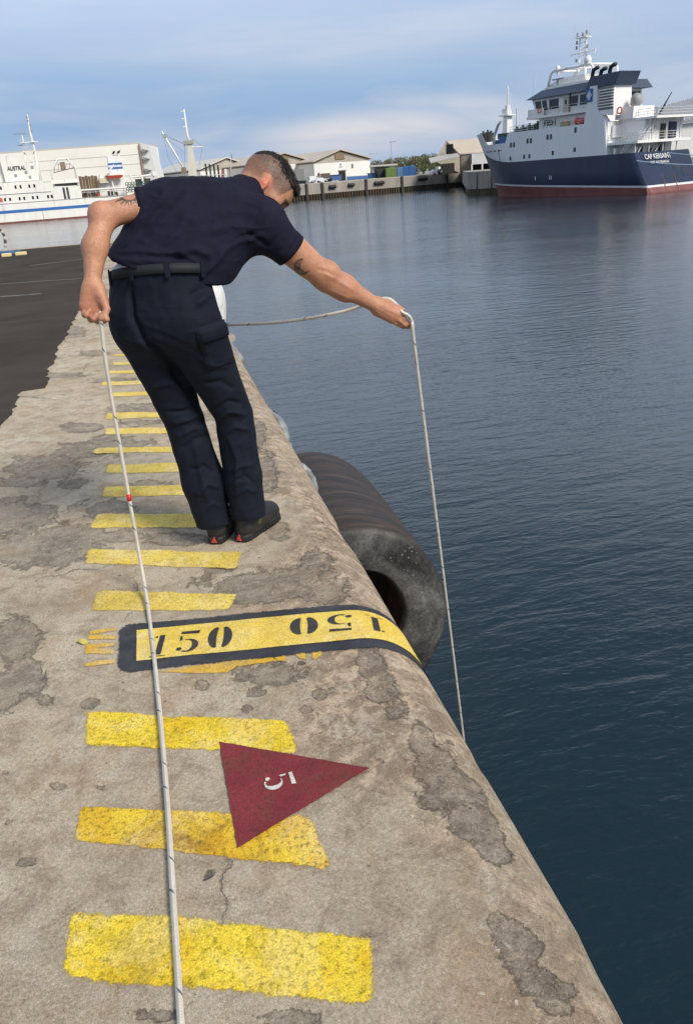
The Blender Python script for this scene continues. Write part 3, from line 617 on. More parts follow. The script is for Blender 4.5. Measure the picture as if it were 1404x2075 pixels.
# joints
shL, shR = PD(322,412,3.06), PD(543,452,3.12); nk0 = PD(489,400,3.24)
elL, wrL = PD(212,438,2.985), PD(188,572,2.86); elR, wrR = PD(652,556,3.20), PD(759,617,3.26)
Hc = PD(534,379,3.31)
fv = unit(.62*CR - .70*CU*1.0 + .36*CF); uv_ = CR*.72+CU*.66; uv_ = unit(uv_-fv*(uv_ @ fv)); rv = np.cross(fv, uv_)   # face, crown, right ear side
HX = np.stack([fv, uv_, rv]); hp = lambda f, u, r: Hc+fv*f+uv_*u+rv*r
def skin_prims():
    P = []
    # torso core and neck, mostly under the shirt
    P += [cone(PD(345,520,3.06), PD(425,440,3.16), .10, .09, .05), cone(PD(325,420,3.10), PD(535,456,3.12), .042, .045, .03), cone(nk0, hp(-.03,-.045,0), .062, .060, .05), cone(PD(470,412,3.2), nk0, .04, .055, .05)]
    # left arm
    P += [cone(shL, elL, .043, .040, .02), cone(PD(285,414,3.04), PD(240,428,3.0), .039, .040, .012), cone(elL, PD(193,500,2.91), .0425, .0405, .03), cone(PD(193,500,2.91), wrL, .0405, .0285, .03), ball(PD(199,431,2.965), .030, .03)]
    # right arm
    P += [cone(shR, elR, .053, .047, .03), cone(PD(580,502,3.15), PD(622,536,3.18), .052, .046, .03), cone(elR, PD(697,581,3.22), .047, .043, .03), cone(PD(697,581,3.22), wrR, .043, .029, .035), ball(PD(668,550,3.19), .036, .03), cone(PD(660,577,3.2), PD(700,596,3.21), .026, .024, .03)]
    # right hand: back of the hand to us, fingers reaching along the rope
    k = [PD(807,625,3.275), PD(807,636,3.262), PD(801,644,3.262), PD(793,649,3.268)]
    pb = [PD(767,611,3.268), PD(766,618,3.258), PD(765,625,3.262), PD(763,632,3.268)]
    for a, b in zip(pb, k): P.append(cone(a, b, .0165, .0128, .022))
    fing = [[k[0], PD(816,628,3.27), PD(818,637,3.29), PD(812,642,3.30)], [k[1], PD(818,645,3.258), PD(826,655,3.268), PD(831,663,3.285)],
            [k[2], PD(811,651,3.255), PD(819,658,3.262), PD(825,664,3.278)], [k[3], PD(802,655,3.262), PD(810,660,3.266), PD(817,664,3.275)]]
    for fi, r in zip(fing, (.0098, .0100, .0095, .0083)):
        for a, b, m in zip(fi[:-1], fi[1:], (1, .93, .85)): P.append(cone(a, b, r*m, r*m*.93, .006))
        P.append(ball(fi[0], r*1.15, .008))
    P += [cone(PD(770,612,3.285), PD(790,613,3.31), .0155, .0115, .02), cone(PD(790,613,3.31), PD(806,622,3.318), .0112, .0100, .008), cone(PD(806,622,3.318), PD(815,636,3.312), .0100, .0085, .006)]
    # left hand: palm to us, fingers curled round the rope
    pk = [PD(172,626,2.838), PD(184,634,2.834), PD(198,637,2.834), PD(211,634,2.84)]
    pw = [PD(181,582,2.852), PD(186,583,2.85), PD(193,583,2.85), PD(199,581,2.852)]
    for a, b in zip(pw, pk): P.append(cone(a, b, .0175, .0135, .022))
    P += [cone(PD(176,590,2.842), PD(170,618,2.832), .017, .014, .02), cone(PD(203,590,2.842), PD(212,612,2.832), .018, .014, .02)]
    for (x, y), (x2, y2), (x3, y3), r in (((172,638),(176,643),(182,629),.0098), ((185,648),(190,651),(196,637),.0104), ((199,651),(205,650),(206,638),.0104), ((212,650),(217,652),(215,640),.0098)):
        i = ((172,638),(185,648),(199,651),(212,650)).index((x, y)); m = PD(x, y, 2.822)
        P += [cone(pk[i], m, r*1.1, r, .008), cone(m, PD(x2, y2-5, 2.795), r, r*.95, .006), cone(PD(x2, y2-5, 2.795), PD(x3, y3, 2.800), r*.93, r*.82, .006)]
    P += [cone(PD(207,602,2.83), PD(217,626,2.812), .0145, .0115, .015), cone(PD(217,626,2.812), PD(211,642,2.797), .0112, .0092, .008)]
    # head
    P += [ell(hp(-.012,.036,0), HX, (.100,.086,.076), .03), cone(hp(.045,-.005,.022), hp(.058,-.085,.012), .050, .028, .03), cone(hp(.045,-.005,-.022), hp(.058,-.085,-.012), .050, .028, .03),
          cone(hp(-.012,-.045,.052), hp(.05,-.095,.022), .022, .020, .03), cone(hp(-.012,-.045,-.052), hp(.05,-.095,-.022), .022, .020, .03), ball(hp(.072,-.098,0), .022, .03),
          cone(hp(.078,.024,.034), hp(.086,.024,-.0), .017, .018, .02), cone(hp(.078,.024,-.034), hp(.086,.024,0), .017, .018, .02), ell(hp(.055,.05,0), HX, (.048,.045,.062), .03),
          cone(hp(.092,.010,0), hp(.112,-.030,0), .0095, .0125, .012), ball(hp(.100,-.034,.013), .009, .008), ball(hp(.100,-.034,-.013), .009, .008),
          ball(hp(.062,-.022,.046), .026, .03), ball(hp(.062,-.022,-.046), .026, .03), cone(hp(.080,-.064,.016), hp(.080,-.064,-.016), .0095, .0095, .008), cone(hp(.079,-.056,.014), hp(.079,-.056,-.014), .008, .008, .006)]
    for s in (1, -1):
        P += [ball(hp(.094,.004,.034*s), .015, .012, 'sub'), ball(hp(.076,.004,.034*s), .0145, .006), cone(hp(.089,.007,.024*s), hp(.082,.004,.048*s), .0038, .0035, .004)]
        er = unit(rv*s*.9-fv*.42); eu = unit(uv_*.93-fv*.36); ef = np.cross(eu, er)*s; EX_ = np.stack([unit(ef), eu, er]); ec = hp(-.012,-.004,.076*s)
        P += [ell(ec, EX_, (.0185,.0325,.0085), .006), ell(ec+er*.009+unit(fv)*.003+eu*.003, EX_, (.0115,.0215,.007), .004, 'sub'), ell(ec+er*.002+fv*.004-eu*.006, EX_, (.006,.010,.006), .004), ell(ec-eu*.026+er*.002, EX_, (.009,.010,.006), .006)]
        P += [cone(ec-er*.004, hp(-.006,-.004,.066*s), .014, .016, .008)]
    return P
V, Q = nets(skin_prims(), .0042, 1)
# skin tone, shaved hair, brows, lips and the two tattoos
def skin_colors(V, Q):
    base = np.array([.47, .235, .140]); Cc = np.tile(base, (len(V), 1))
    n = vnoise(V, (22, 22, 22)); n2 = vnoise(V, (90, 90, 90), 5); Cc *= (1+.17*n+.12*n2)[:, None]
    def tint(mask, col, a): Cc[:] = Cc*(1-(mask*a)[:, None])+np.array(col)*(mask*a)[:, None]
    g = lambda c, r: np.exp(-((np.linalg.norm(V-A3(c), axis=1)/r)**2))
    for c, r, a in ((elL,.05,.4), (elR,.06,.45), (PD(795,636,3.27),.05,.6), (PD(190,620,2.83),.05,.6), (PD(700,585,3.2),.07,.3)): tint(g(c, r), (.46,.17,.115), a)
    q = (V-Hc) @ HX.T; hd = np.linalg.norm(V-Hc, axis=1) < .17
    er = np.abs(q[:, 2]); ear = np.exp(-(((q[:, 0]+.014)/.028)**2+((q[:, 1]+.004)/.040)**2))*(er > .072)
    tint(ear*hd, (.60,.17,.11), .75)
    # clipped sides: from the nape round the ear to the temple, denser upwards
    hl = q[:, 1]-(-.012-.30*np.clip(-q[:, 0]-.01, 0, 1)*1.6+.02*np.clip(q[:, 0], 0, .1)*8)
    f = np.clip(hl/.045+.42+.12*vnoise(V, (60,60,60), 2), 0, 1)*(q[:, 0] < .062+.25*(q[:, 1]-.02))*hd*(ear < .35)
    side = np.exp(-(((q[:, 0]-.012)/.016)**2)-(((q[:, 1]+.01)/.035)**2))*(er > .05)*hd*(ear < .3)
    f = np.maximum(f, side*.6); tint(np.clip(f*(.80+.35*vnoise(V, (260,260,260), 8))*(.55+.60*np.clip((q[:, 1]-.005)/.05, 0, 1)), 0, 1.1), (.062,.050,.045), .88)
    beard = np.clip((-.03-q[:, 1])/.03, 0, 1)*(q[:, 0] > -.01)*hd; tint(beard, (.12,.075,.06), .35)
    brow = np.exp(-(((q[:, 1]-.027-.1*(er-.03)*-1)/.0065)**2))*(q[:, 0] > .07)*(er > .012)*(er < .058)*hd; tint(brow, (.03,.02,.017), .9)
    lash = np.exp(-(((q[:, 1]-.0035)/.004)**2))*(q[:, 0] > .078)*(er > .018)*(er < .052)*hd; tint(lash, (.03,.02,.018), .85)
    tint(np.exp(-(((q[:, 1]+.06)/.008)**2))*(q[:, 0] > .07)*(er < .024)*hd, (.36,.11,.09), .6)
    # tattoos drawn in the skin plane facing out
    def local(c, ax):
        c = A3(c); nrm = tocam(c); x = unit(ax-nrm*(ax @ nrm)); y = np.cross(nrm, x); d = V-c; return d @ x, d @ y, (d @ nrm > -.04) & (np.linalg.norm(d, axis=1) < .07)
    x, y, ok = local(PD(612,541,3.13), CR*.95-CU*.3); r1 = np.hypot(x, y); r2 = np.hypot(x-.013, y-.010)
    outer = (r1 < .0295) & (r2 > .0225) & ok; rim = outer & ((r1 > .0255) | (r2 < .0262)); tint(outer.astype(float), (.10,.085,.075), .62); tint(rim.astype(float), (.02,.02,.024), .85)
    tint((np.hypot(x+.014, y+.010) < .0075) & ok, (.03,.03,.03), .8)
    x, y, ok = local(PD(262,398,2.99), CR); an = np.arctan2(y, x); r1 = np.hypot(x*.62, y*1.25)
    ray_ = .020+.016*(np.abs(((an*9/math.pi) % 1)-.5)*2)**1.6; sunm = ((r1 < ray_*1.15) & (r1 > .017) & ok); tint(sunm.astype(float)*(np.abs(((an*9/math.pi) % 1)-.5) > .2), (.035,.025,.028), .8); tint(((np.abs(r1-.017) < .0035) & ok).astype(float), (.035,.025,.028), .75)
    return np.concatenate([np.clip(Cc, 0, 1), np.ones((len(V), 1))], 1)
def skin_mat():
    m, nt, b, out = newmat('skin'); a = N(nt, 'ShaderNodeAttribute', attribute_name='Col'); crd = N(nt, 'ShaderNodeTexCoord').outputs['Object']
    f = noise(nt, 190, 4, .7, 0, crd); c = mix(nt, 1.0, a.outputs['Color'], rampo(nt, f, [(.3, (.76,.72,.70)), (.7, (1.16,1.17,1.18))]), 'MULTIPLY')
    L(nt, c, b.inputs['Base Color']); b.inputs['Roughness'].default_value = .52; b.inputs['Specular IOR Level'].default_value = .4
    b.inputs['Subsurface Weight'].default_value = .10; b.inputs['Subsurface Radius'].default_value = (.012, .005, .003); b.inputs['Subsurface Scale'].default_value = .5
    bump(nt, math_(nt, 'ADD', f, noise(nt, 60, 5, .6, 0, crd)), b, .35, .003)
    return m
# tendons, veins and forearm muscle lines
Vf = folds(V, Q, [([PD(650,548,3.15), PD(690,572,3.17), PD(725,594,3.19)], .008, .0035), ([PD(640,545,3.15), PD(664,552,3.15), PD(680,562,3.16)], .007, -.0035), ([PD(668,590,3.16), PD(705,605,3.18), PD(722,606,3.2)], .006, .0025),
    ([PD(770,620,3.24), PD(803,636,3.245)], .004, .0022), ([PD(769,626,3.24), PD(797,645,3.245)], .004, .002), ([PD(770,614,3.25), PD(804,626,3.26)], .004, .002),
    ([PD(188,505,2.87), PD(184,570,2.83)], .006, .002), ([PD(193,600,2.82), PD(200,612,2.82), PD(197,625,2.82)], .005, -.003), ([PD(178,612,2.82), PD(205,606,2.82)], .004, -.0022)])
BODY = mesh_obj('body', Vf, Q, skin_mat(), MAN, {'Col': skin_colors(V, Q)})

# hair on top: cap plus many short strands swept to the fringe
def hair_mat():
    m, nt, b, out = newmat('dark_hair'); crd = N(nt, 'ShaderNodeTexCoord').outputs['Object']
    c = rampo(nt, noise(nt, 120, 4, .7, 0, crd), [(.3, (.006,.004,.004)), (.7, (.028,.021,.017))]); L(nt, c, b.inputs['Base Color']); b.inputs['Specular IOR Level'].default_value = .25; b.inputs['Roughness'].default_value = .6; return m
hc = hp(-.008,.040,0)
cap = [ell(hc, HX, (.104,.091,.070), .01), cone(hp(.066,.080,.03), hp(.066,.080,-.03), .026, .026, .03), half(hp(0,.078,0), -uv_-fv*.02), ]
cap[-1] = half(hp(.0,.062,0), unit(-uv_*.98+fv*.22), .012)
V, Q = nets(cap, .005, 1); V = wob(V, Q, lambda v: .003*vnoise(v, (70,70,70)))
HAIR = mesh_obj('hair', V, Q, hair_mat(), BODY)
mb = MB(); Nn = normals(V, Q)
qh = (V-hc) @ HX.T
cand = np.where((Nn @ uv_ > .05) | (qh[:, 0] > .06))[0]
for i in rng.choice(cand, 2300):
    p = V[i]; n_ = Nn[i]; fr = np.clip((qh[i, 0]+.02)/.12, 0, 1)
    d = unit(n_*(.16+.22*rng.random())+fv*(.75+.3*fr)-uv_*.25*fr+rng.normal(0, .20, 3)); ln = (.014+.010*fr)*rng.uniform(.7, 1.25); s = unit(np.cross(d, n_)+1e-6)*.0016
    m_ = p+d*ln*.55; e = p+d*ln*.75-uv_*ln*.15*fr+fv*ln*.25*fr
    mb.add([p-s-n_*.002, p+s-n_*.002, m_+s*.8, m_-s*.8, e], [(0,1,2,3), (3,2,4)])
mb.build('hair_strands', hair_mat(), HAIR, fix=False)

# ---- polo shirt
def cloth_mat(name, col, rough=.85, weave=900, fuzz=.35):
    m, nt, b, out = newmat(name); crd = N(nt, 'ShaderNodeTexCoord').outputs['Object']
    big = noise(nt, 7, 5, .6, .3, crd); fi = noise(nt, weave, 2, .6, 0, crd); md = noise(nt, 45, 5, .7, 0, crd)
    c = rampo(nt, big, [(.3, tuple(v*.82 for v in col)), (.7, tuple(v*1.22 for v in col))]); c = mix(nt, 1.0, c, rampo(nt, md, [(.3, (.86,)*3), (.7, (1.14,)*3)]), 'MULTIPLY')
    L(nt, c, b.inputs['Base Color']); b.inputs['Roughness'].default_value = rough; b.inputs['Specular IOR Level'].default_value = .2
    b.inputs['Sheen Weight'].default_value = fuzz; b.inputs['Sheen Roughness'].default_value = .5; b.inputs['Sheen Tint'].default_value = tuple(min(1, v*6+.1) for v in col)+(1,)
    mpw = N(nt, 'ShaderNodeMapping', inp={'Scale': (1, 1, 1.9), 'Rotation': (.3, .5, 0)}); L(nt, crd, mpw.inputs[0])
    wr = N(nt, 'ShaderNodeTexNoise', inp={'Scale': 7.0, 'Detail': 3.0, 'Roughness': .5, 'Distortion': 1.6}); wr.noise_type = 'RIDGED_MULTIFRACTAL'; L(nt, mpw.outputs[0], wr.inputs['Vector'])
    n0 = bump(nt, wr.outputs[0], None, .45, .012)
    bump(nt, math_(nt, 'ADD', math_(nt, 'MULTIPLY', fi, .3), md), b, .35, .004, n0); return m
SHIRT_M = cloth_mat('navy_pique', (.0075,.0075,.020), fuzz=.05); PANT_M = cloth_mat('dark_navy_ripstop', (.0055,.0085,.017), .8, 1400, .08)
tn = A3((-.04, .82, -.57))
SHIRT0 = [cone(PD(327,552,3.02), PD(385,480,3.09), .198, .205, .06, tn, .66), cone(PD(388,484,3.09), PD(436,446,3.15), .194, .138, .06, tn, .68),
         cone(PD(326,424,3.10), PD(525,452,3.13), .078, .094, .09, None), cone(PD(395,414,3.15), PD(478,406,3.21), .080, .064, .05),
         cone(PD(350,420,3.11), PD(325,450,3.07), .08, .07, .05), cone(PD(450,470,3.16), PD(432,520,3.12), .12, .085, .06), cone(PD(478,402,3.21), PD(500,396,3.24), .070, .068, .03),
         cone(PD(332,412,3.07), PD(281,413,3.045), .060, .0525, .02, cap=True), cone(PD(532,455,3.12), PD(588,507,3.155), .088, .066, .035, cap=True), ball(PD(425,545,3.09), .05, .05)]
def hit(prims, px, py):
    Ds = np.arange(2.6, 3.35, .004); Pn = np.array([PD(px, py, d) for d in Ds]); f = field(prims, Pn); i = np.where(f < .002)[0]
    return Pn[i[0]] if len(i) else Pn[np.argmin(f)]
HEM = [hit(SHIRT0, 219, 523), hit(SHIRT0, 340, 566), hit(SHIRT0, 428, 580)]; HN = unit(np.cross(HEM[1]-HEM[0], HEM[2]-HEM[0])); HN = HN if HN[2] < 0 else -HN
shirt = SHIRT0+[half(HEM[1], HN, .006)]
V, Q = nets(shirt, .0065, 2)
SP = lambda *p: [PD(x, y, d) for x, y, d in p]
D0 = 2.90
fl = [(SP((222,525,2.9),(290,528,2.87),(345,532,2.87),(410,548,2.9)), .012, .008), (SP((228,508,2.9),(300,510,2.87),(370,515,2.88),(420,540,2.9)), .010, .007), (SP((235,516,2.9),(300,520,2.87),(380,525,2.88)), .007, -.003),
      (SP((352,512,2.88),(395,505,2.9),(430,520,2.93)), .014, .010), (SP((350,526,2.88),(390,520,2.88),(425,548,2.92)), .008, -.003), (SP((262,470,2.93),(300,425,2.98),(345,385,3.05)), .014, .007),
      (SP((278,478,2.92),(325,425,2.96),(375,380,3.05)), .012, -.006), (SP((300,480,2.90),(340,440,2.94),(385,390,3.02)), .012, .005), (SP((420,470,2.98),(470,455,3.02),(520,470,3.06)), .016, .006),
      (SP((440,520,3.0),(480,490,3.03),(530,478,3.06)), .014, .008), (SP((450,505,3.0),(490,480,3.04),(525,470,3.06)), .009, -.006), (SP((500,470,3.04),(530,490,3.06),(548,505,3.1)), .010, -.008),
      (SP((380,450,2.93),(430,440,2.98),(480,420,3.08)), .020, .004), (SP((330,500,2.88),(360,470,2.9),(380,430,2.95)), .014, .005), (SP((250,495,2.9),(275,480,2.9),(300,490,2.9)), .010, .005),
      (SP((405,560,2.95),(430,540,2.98),(455,515,3.02)), .010, .008), (SP((540,420,3.08),(520,460,3.05),(500,500,3.05)), .009, .0045),
      (SP((290,436,3.05),(306,408,3.02),(326,384,3.0)), .0085, -.0075), (SP((300,440,3.05),(318,412,3.02),(338,388,3.0)), .008, .004), (SP((470,380,3.2),(505,408,3.18),(545,428,3.12)), .008, .003), (SP((575,470,3.1),(560,490,3.08),(548,505,3.1)), .006, -.004), (SP((330,372,3.1),(420,366,3.18)), .02, -.004)]
V = folds(V, Q, [(a_, b_, c_*1.6) for a_, b_, c_ in fl]); V = wob(V, Q, lambda v: .0035*vnoise(v, (14, 14, 22))+.0016*vnoise(v, (40, 40, 40), 3))
SH = mesh_obj('polo_shirt', V, Q, SHIRT_M, MAN)
def ringtube(name, c, ax, r, w, mat, parent, flat=None, ff=1.0, n=40):
    c, ax = A3(c), unit(ax); u = unit(np.cross(ax, [0.3, .5, .8])); v = np.cross(ax, u); mb = MB(); rings = []
    for dz, dr in ((-w/2, -.004), (-w/2, .0025), (w/2, .0025), (w/2, -.004)):
        rr = []
        for k in range(n):
            t = 2*math.pi*k/n; p = u*math.cos(t)+v*math.sin(t)
            if flat is not None: f_ = unit(flat); p = p-f_*(p @ f_)*(1-ff)
            rr.append(c+ax*dz+p*(r+dr))
        rings.append(rr)
    mb.loft(rings, True, False); return mb.build(name, mat, parent, True)
ringtube('sleeve_cuff', PD(285,413,3.047), A3(PD(281,413,3.045))-A3(PD(332,412,3.07)), .0540, .026, SHIRT_M, SH)
ringtube('sleeve_cuff', PD(584,503,3.152), A3(PD(588,507,3.155))-A3(PD(532,455,3.12)), .0675, .028, SHIRT_M, SH)
cn = unit(A3(hp(-.03,-.05,0))-A3(nk0)); ringtube('collar', A3(nk0)+cn*.020, cn, .071, .030, SHIRT_M, SH)

# ---- trousers
pf = unit((.62, .78, 0)); pu = unit(A3((0, 0, 1))*.93+pf*.25-A3((.16, 0, 0))*.6)
knL, knR, hmL, hmR = PD(374,850,3.13), PD(473,838,3.12), PD(434,1061,3.135), PD(504,1045,3.12)
hpL, hpR = PD(292,662,3.06), PD(389,668,3.00)
pants = [cone(PD(325,566,3.03), PD(329,630,3.05), .200, .210, .06, pf, .74), ball(PD(292,652,3.00), .112, .07), ball(PD(377,650,2.955), .113, .07), cone(hpL, knL, .115, .0790, .03), cone(hpR, knR, .119, .0770, .022),
         cone(PD(330,650,3.08), PD(345,700,3.1), .13, .08, .06),
         cone(knL, PD(413,975,3.14), .079, .086, .010), cone(PD(413,975,3.14), hmL, .086, .0765, .03, cap=True), cone(knR, PD(493,965,3.125), .077, .079, .010), cone(PD(493,965,3.125), hmR, .079, .0735, .010, cap=True),
         half(PD(326,551,3.02), pu, .006)]
pants[-1] = half(PD(326,549,3.02), pu, .006)
V, Q = nets(pants, .0065, 2)
fl = [(SP((262,570,2.83),(266,640,2.82),(290,690,2.87),(330,730,2.95),(370,770,3.05)), .012, -.016), (SP((232,640,2.9),(262,634,2.83)), .004, -.003), (SP((266,634,2.82),(318,634,2.80)), .004, -.003),
      (SP((300,690,2.9),(345,735,2.95),(385,800,3.05)), .02, -.01), (SP((345,860,3.07),(385,850,3.03),(415,835,3.06)), .010, .009), (SP((335,838,3.1),(375,835,3.06),(405,820,3.05)), .010, -.008), (SP((350,890,3.08),(390,870,3.05),(425,865,3.06)), .011, .008),
      (SP((360,915,3.1),(400,890,3.08),(430,880,3.1)), .010, -.007), (SP((430,860,3.06),(465,835,3.03),(500,840,3.05)), .010, .009), (SP((432,835,3.08),(465,815,3.04),(495,820,3.06)), .010, -.009), (SP((440,890,3.08),(475,865,3.05),(508,870,3.07)), .010, .008),
      (SP((455,960,3.08),(490,945,3.06),(520,940,3.08)), .010, .006), (SP((470,1010,3.08),(500,990,3.06),(528,1000,3.08)), .010, .007), (SP((395,1010,3.12),(420,980,3.1),(450,990,3.12)), .011, .008), (SP((405,1045,3.12),(430,1020,3.1),(458,1030,3.12)), .009, .006),
      (SP((475,975,3.07),(500,965,3.06),(520,985,3.07)), .008, -.006), (SP((385,955,3.12),(415,945,3.1),(440,960,3.12)), .009, -.007), (SP((300,790,3.05),(345,775,3.0),(390,800,3.02)), .014, .006),
      (SP((395,620,2.85),(420,600,2.87),(438,590,2.9)), .012, .010), (SP((385,600,2.85),(425,578,2.88)), .010, -.008), (SP((408,680,2.88),(440,665,2.9),(465,680,2.96)), .010, .006), (SP((400,720,2.9),(430,745,2.93),(470,740,3.0)), .012, .006),
      (SP((240,690,2.95),(290,700,2.88),(330,690,2.85)), .018, .005), (SP((410,780,3.0),(450,775,3.0),(480,790,3.05)), .012, -.007), (SP((460,880,3.05),(480,930,3.05),(478,1000,3.08)), .012, .006), (SP((395,890,3.06),(405,950,3.08),(425,1030,3.12)), .012, .006)]
V = folds(V, Q, [(a_, b_, c_*1.7) for a_, b_, c_ in fl]); V = wob(V, Q, lambda v: .004*vnoise(v, (13, 13, 9))+.002*vnoise(v, (38, 38, 24), 3))
TR = mesh_obj('cargo_trousers', V, Q, PANT_M, MAN)
def wrap(px0, py0, dx, dy, w, h, name, mat, lift, nu=6, nv=8, src=None, par=None, D=2.9):
    """a thin patch laid over a garment: grid in the view of its wearer's side, snapped to the nearest garment surface"""
    Vs, Ns = src; mb = MB(); g = []
    for j in range(nv+1):
        for i in range(nu+1):
            q = PD(px0+dx[0]*w*i/nu+dy[0]*h*j/nv, py0+dx[1]*w*i/nu+dy[1]*h*j/nv, D); r = unit(q-CP)
            t = (Vs-CP) @ r; pd = np.linalg.norm(Vs-CP-t[:, None]*r, axis=1); m = np.where(pd < .011)[0]
            if len(m) == 0: m = np.array([np.argmin(pd)])
            k = m[np.argmin(t[m])]; base = CP+r*t[k]; e = 1.0 if 0 < i < nu and 0 < j < nv else 0.0
            g.append(base+Ns[k]*(lift*e-.002*(1-e)))
    n = nu+1; mb.add(g, [(j*n+i, j*n+i+1, (j+1)*n+i+1, (j+1)*n+i) for j in range(nv) for i in range(nu)])
    return mb.build(name, mat, par, True, fix=False)
src = (V, normals(V, Q))
PK = wrap(396, 668, (.94, -.33), (.28, .96), 62, 88, 'cargo_pocket', PANT_M, .009, 9, 11, src, TR)
wrap(394, 668, (.94, -.33), (.28, .96), 66, 34, 'pocket_flap', PANT_M, .016, 9, 6, src, PK)
mb = MB(); c = PD(412, 691, 2.9); r = unit(c-CP); t = (V-CP) @ r; pd = np.linalg.norm(V-CP-t[:, None]*r, axis=1); k = np.where(pd < .01)[0]; k = k[np.argmin(t[k])]; mb.lathe([(0, .021), (.006, .020), (.0065, .012)], V[k], 10, src[1][k]); mb.build('pocket_button', M('black_snap', (.02,.022,.025), .35), PK, True)
# belt, belt loops and the strip of white undershirt
bc = A3(PD(326,556,3.025)); bx = unit(np.cross(pu, pf)); by = np.cross(bx, pu)
def waist(dz, k=1.0): return [bc+pu*dz+(bx*.200*math.cos(t)+by*.148*math.sin(t)*1.0)*k for t in np.linspace(0, 2*math.pi, 65)[:-1]]
mb = MB(); mb.loft([waist(-.0165, .985), waist(-.0165, 1.022), waist(.0165, 1.022), waist(.0165, .985)], True, False)
bm_, bnt, bb, bo = newmat('webbing_belt'); cr = N(bnt, 'ShaderNodeTexCoord').outputs['Object']; wv = N(bnt, 'ShaderNodeTexWave', inp={'Scale': 160.0, 'Distortion': .3}); L(bnt, cr, wv.inputs['Vector']); L(bnt, rampo(bnt, wv.outputs['Fac'], [(0, (.004,.006,.009)), (1, (.010,.014,.019))]), bb.inputs['Base Color']); bb.inputs['Roughness'].default_value = .75
BELT = mb.build('belt', bm_, TR, True)
for ang in (-172, -128, -88, -45, 10, 60, 120, 165):
    t = math.radians(ang); c = lambda dz, k: bc+pu*dz+(bx*.200*math.cos(t)+by*.148*math.sin(t))*k; s = unit(-bx*math.sin(t)*.2+by*math.cos(t)*.148)*.009; nrm = unit(bx*math.cos(t)/.2+by*math.sin(t)/.148)*.004
    mb = MB(); mb.loft([[c(.022, 1.028)-s, c(.022, 1.028)+s, c(.022, 1.028)+s+nrm, c(.022, 1.028)-s+nrm], [c(-.032, 1.024)-s, c(-.032, 1.024)+s, c(-.032, 1.024)+s+nrm, c(-.032, 1.024)-s+nrm]]); mb.build('belt_loop', PANT_M, TR, bevel=.001)
mb = MB(); mb.loft([[p+A3((-.010,.010,0)) for p in waist(a_, b_)] for a_, b_ in ((-.01, .955), (.016, .945), (.030, .88), (.05, .74))], True, False); mb.build('undershirt', M('white_cotton', (.72,.72,.74), .9, bmp=.002), MAN, True)

# ---- boots
def boot(heel, toe, sx):
    d = unit(A3((toe[0]-heel[0], toe[1]-heel[1], 0))); s = A3((d[1], -d[0], 0)); h = A3((heel[0], heel[1], 0)); up = A3((0, 0, 1)); ln = .275
    P = [cone(h+d*.050+up*.060, h+d*.055+up*.175, .044, .050, .02), cone(h+d*.045+up*.045, h+d*.15+up*.055, .040, .043, .03), cone(h+d*.15+up*.052, h+d*.235+up*.045, .043, .040, .03), ball(h+d*.24+up*.048, .042, .03), cone(h+d*.09+up*.10, h+d*.20+up*.072, .042, .036, .03), half(h+up*.022, -up, .004)]
    b = thing('x', (0,0,0), None, None); COL.objects.unlink(b); bpy.data.objects.remove(b)
    V, Q = nets(P, .006, 1); V = wob(V, Q, lambda v: .0015*vnoise(v, (40,40,40)))
    o = mesh_obj('boot', V, Q, M('black_boot_leather', (.016,.015,.015), .5, var=.35, scale=14, bmp=.002, bscale=70), MAN)
    out = [];
    for f_, w in ((-.004,.018),(.004,.032),(.03,.041),(.09,.038),(.14,.041),(.20,.046),(.25,.043),(.278,.030),(.288,.012)): out.append((f_, w))
    pl = [h+d*f_+s*w for f_, w in out]+[h+d*f_-s*w for f_, w in out[::-1]]
    mb = MB(); mb.loft([[p+up*.0005 for p in pl], [p+up*.010+(p-h-d*.14)*.02 for p in pl], [p+up*.026+(p-h-d*.14)*.03 for p in pl], [p+up*.034-(p-h-d*.14)*.03 for p in pl]])
    sole = mb.build('boot_sole', M('black_sole_rubber', (.012,.012,.012), .65, var=.4, scale=30, bmp=.003), o, False, bevel=.003)
    for sg in (1, -1):
        mb = MB()
        for f_ in np.arange(.06, .27, .022):
            w = np.interp(f_, [a for a, _ in out], [c for _, c in out])+.002; mb.box(h+d*f_+s*sg*w+up*.013, (.013, .004, .022), np.stack([d, s, up]))
        mb.build('sole_lugs', M('black_sole_rubber', (.012,.012,.012), .65), sole)
    back = h-d*.0105; tri_ = [back+s*.013+up*.012, back-s*.013+up*.012, back+up*.036+d*.005]; mb = MB(); mb.prism([p+d*.006 for p in tri_], -d*.008)
    mb.build('heel_mark', M('red_heel_rubber', (.48,.045,.03), .6), o)
    pts = [h+d*.10+up*.145]; mb = MB()
    for k in range(5):
        f_ = .105+.022*k; z = .150-.016*k
        for sg in (1, -1): mb.tube([h+d*f_+s*.026*sg+up*(z-.004), h+d*(f_+.006)+up*(z+.004), h+d*(f_+.016)-s*.026*sg+up*(z-.014)], .0022, 5)
    mb.build('boot_lace', M('black_lace', (.02,.02,.02), .8), o)
    return o
bL, bR = boot((.078, 3.150), (.19, 3.39), 1), boot((.185, 3.130), (.365, 3.34), 1)
hR = A3((.185,3.130,0)); dR = unit(A3((.18,.21,0))); sR = A3((dR[1], -dR[0], 0)); mb = MB(); mb.prism([hR+dR*f_+sR*.0445+A3((0,0,z)) for f_, z in ((.075,.058),(.105,.054),(.112,.074),(.085,.078))], sR*.003); mb.build('boot_tag', M('olive_tag', (.05,.065,.012), .6), bR)

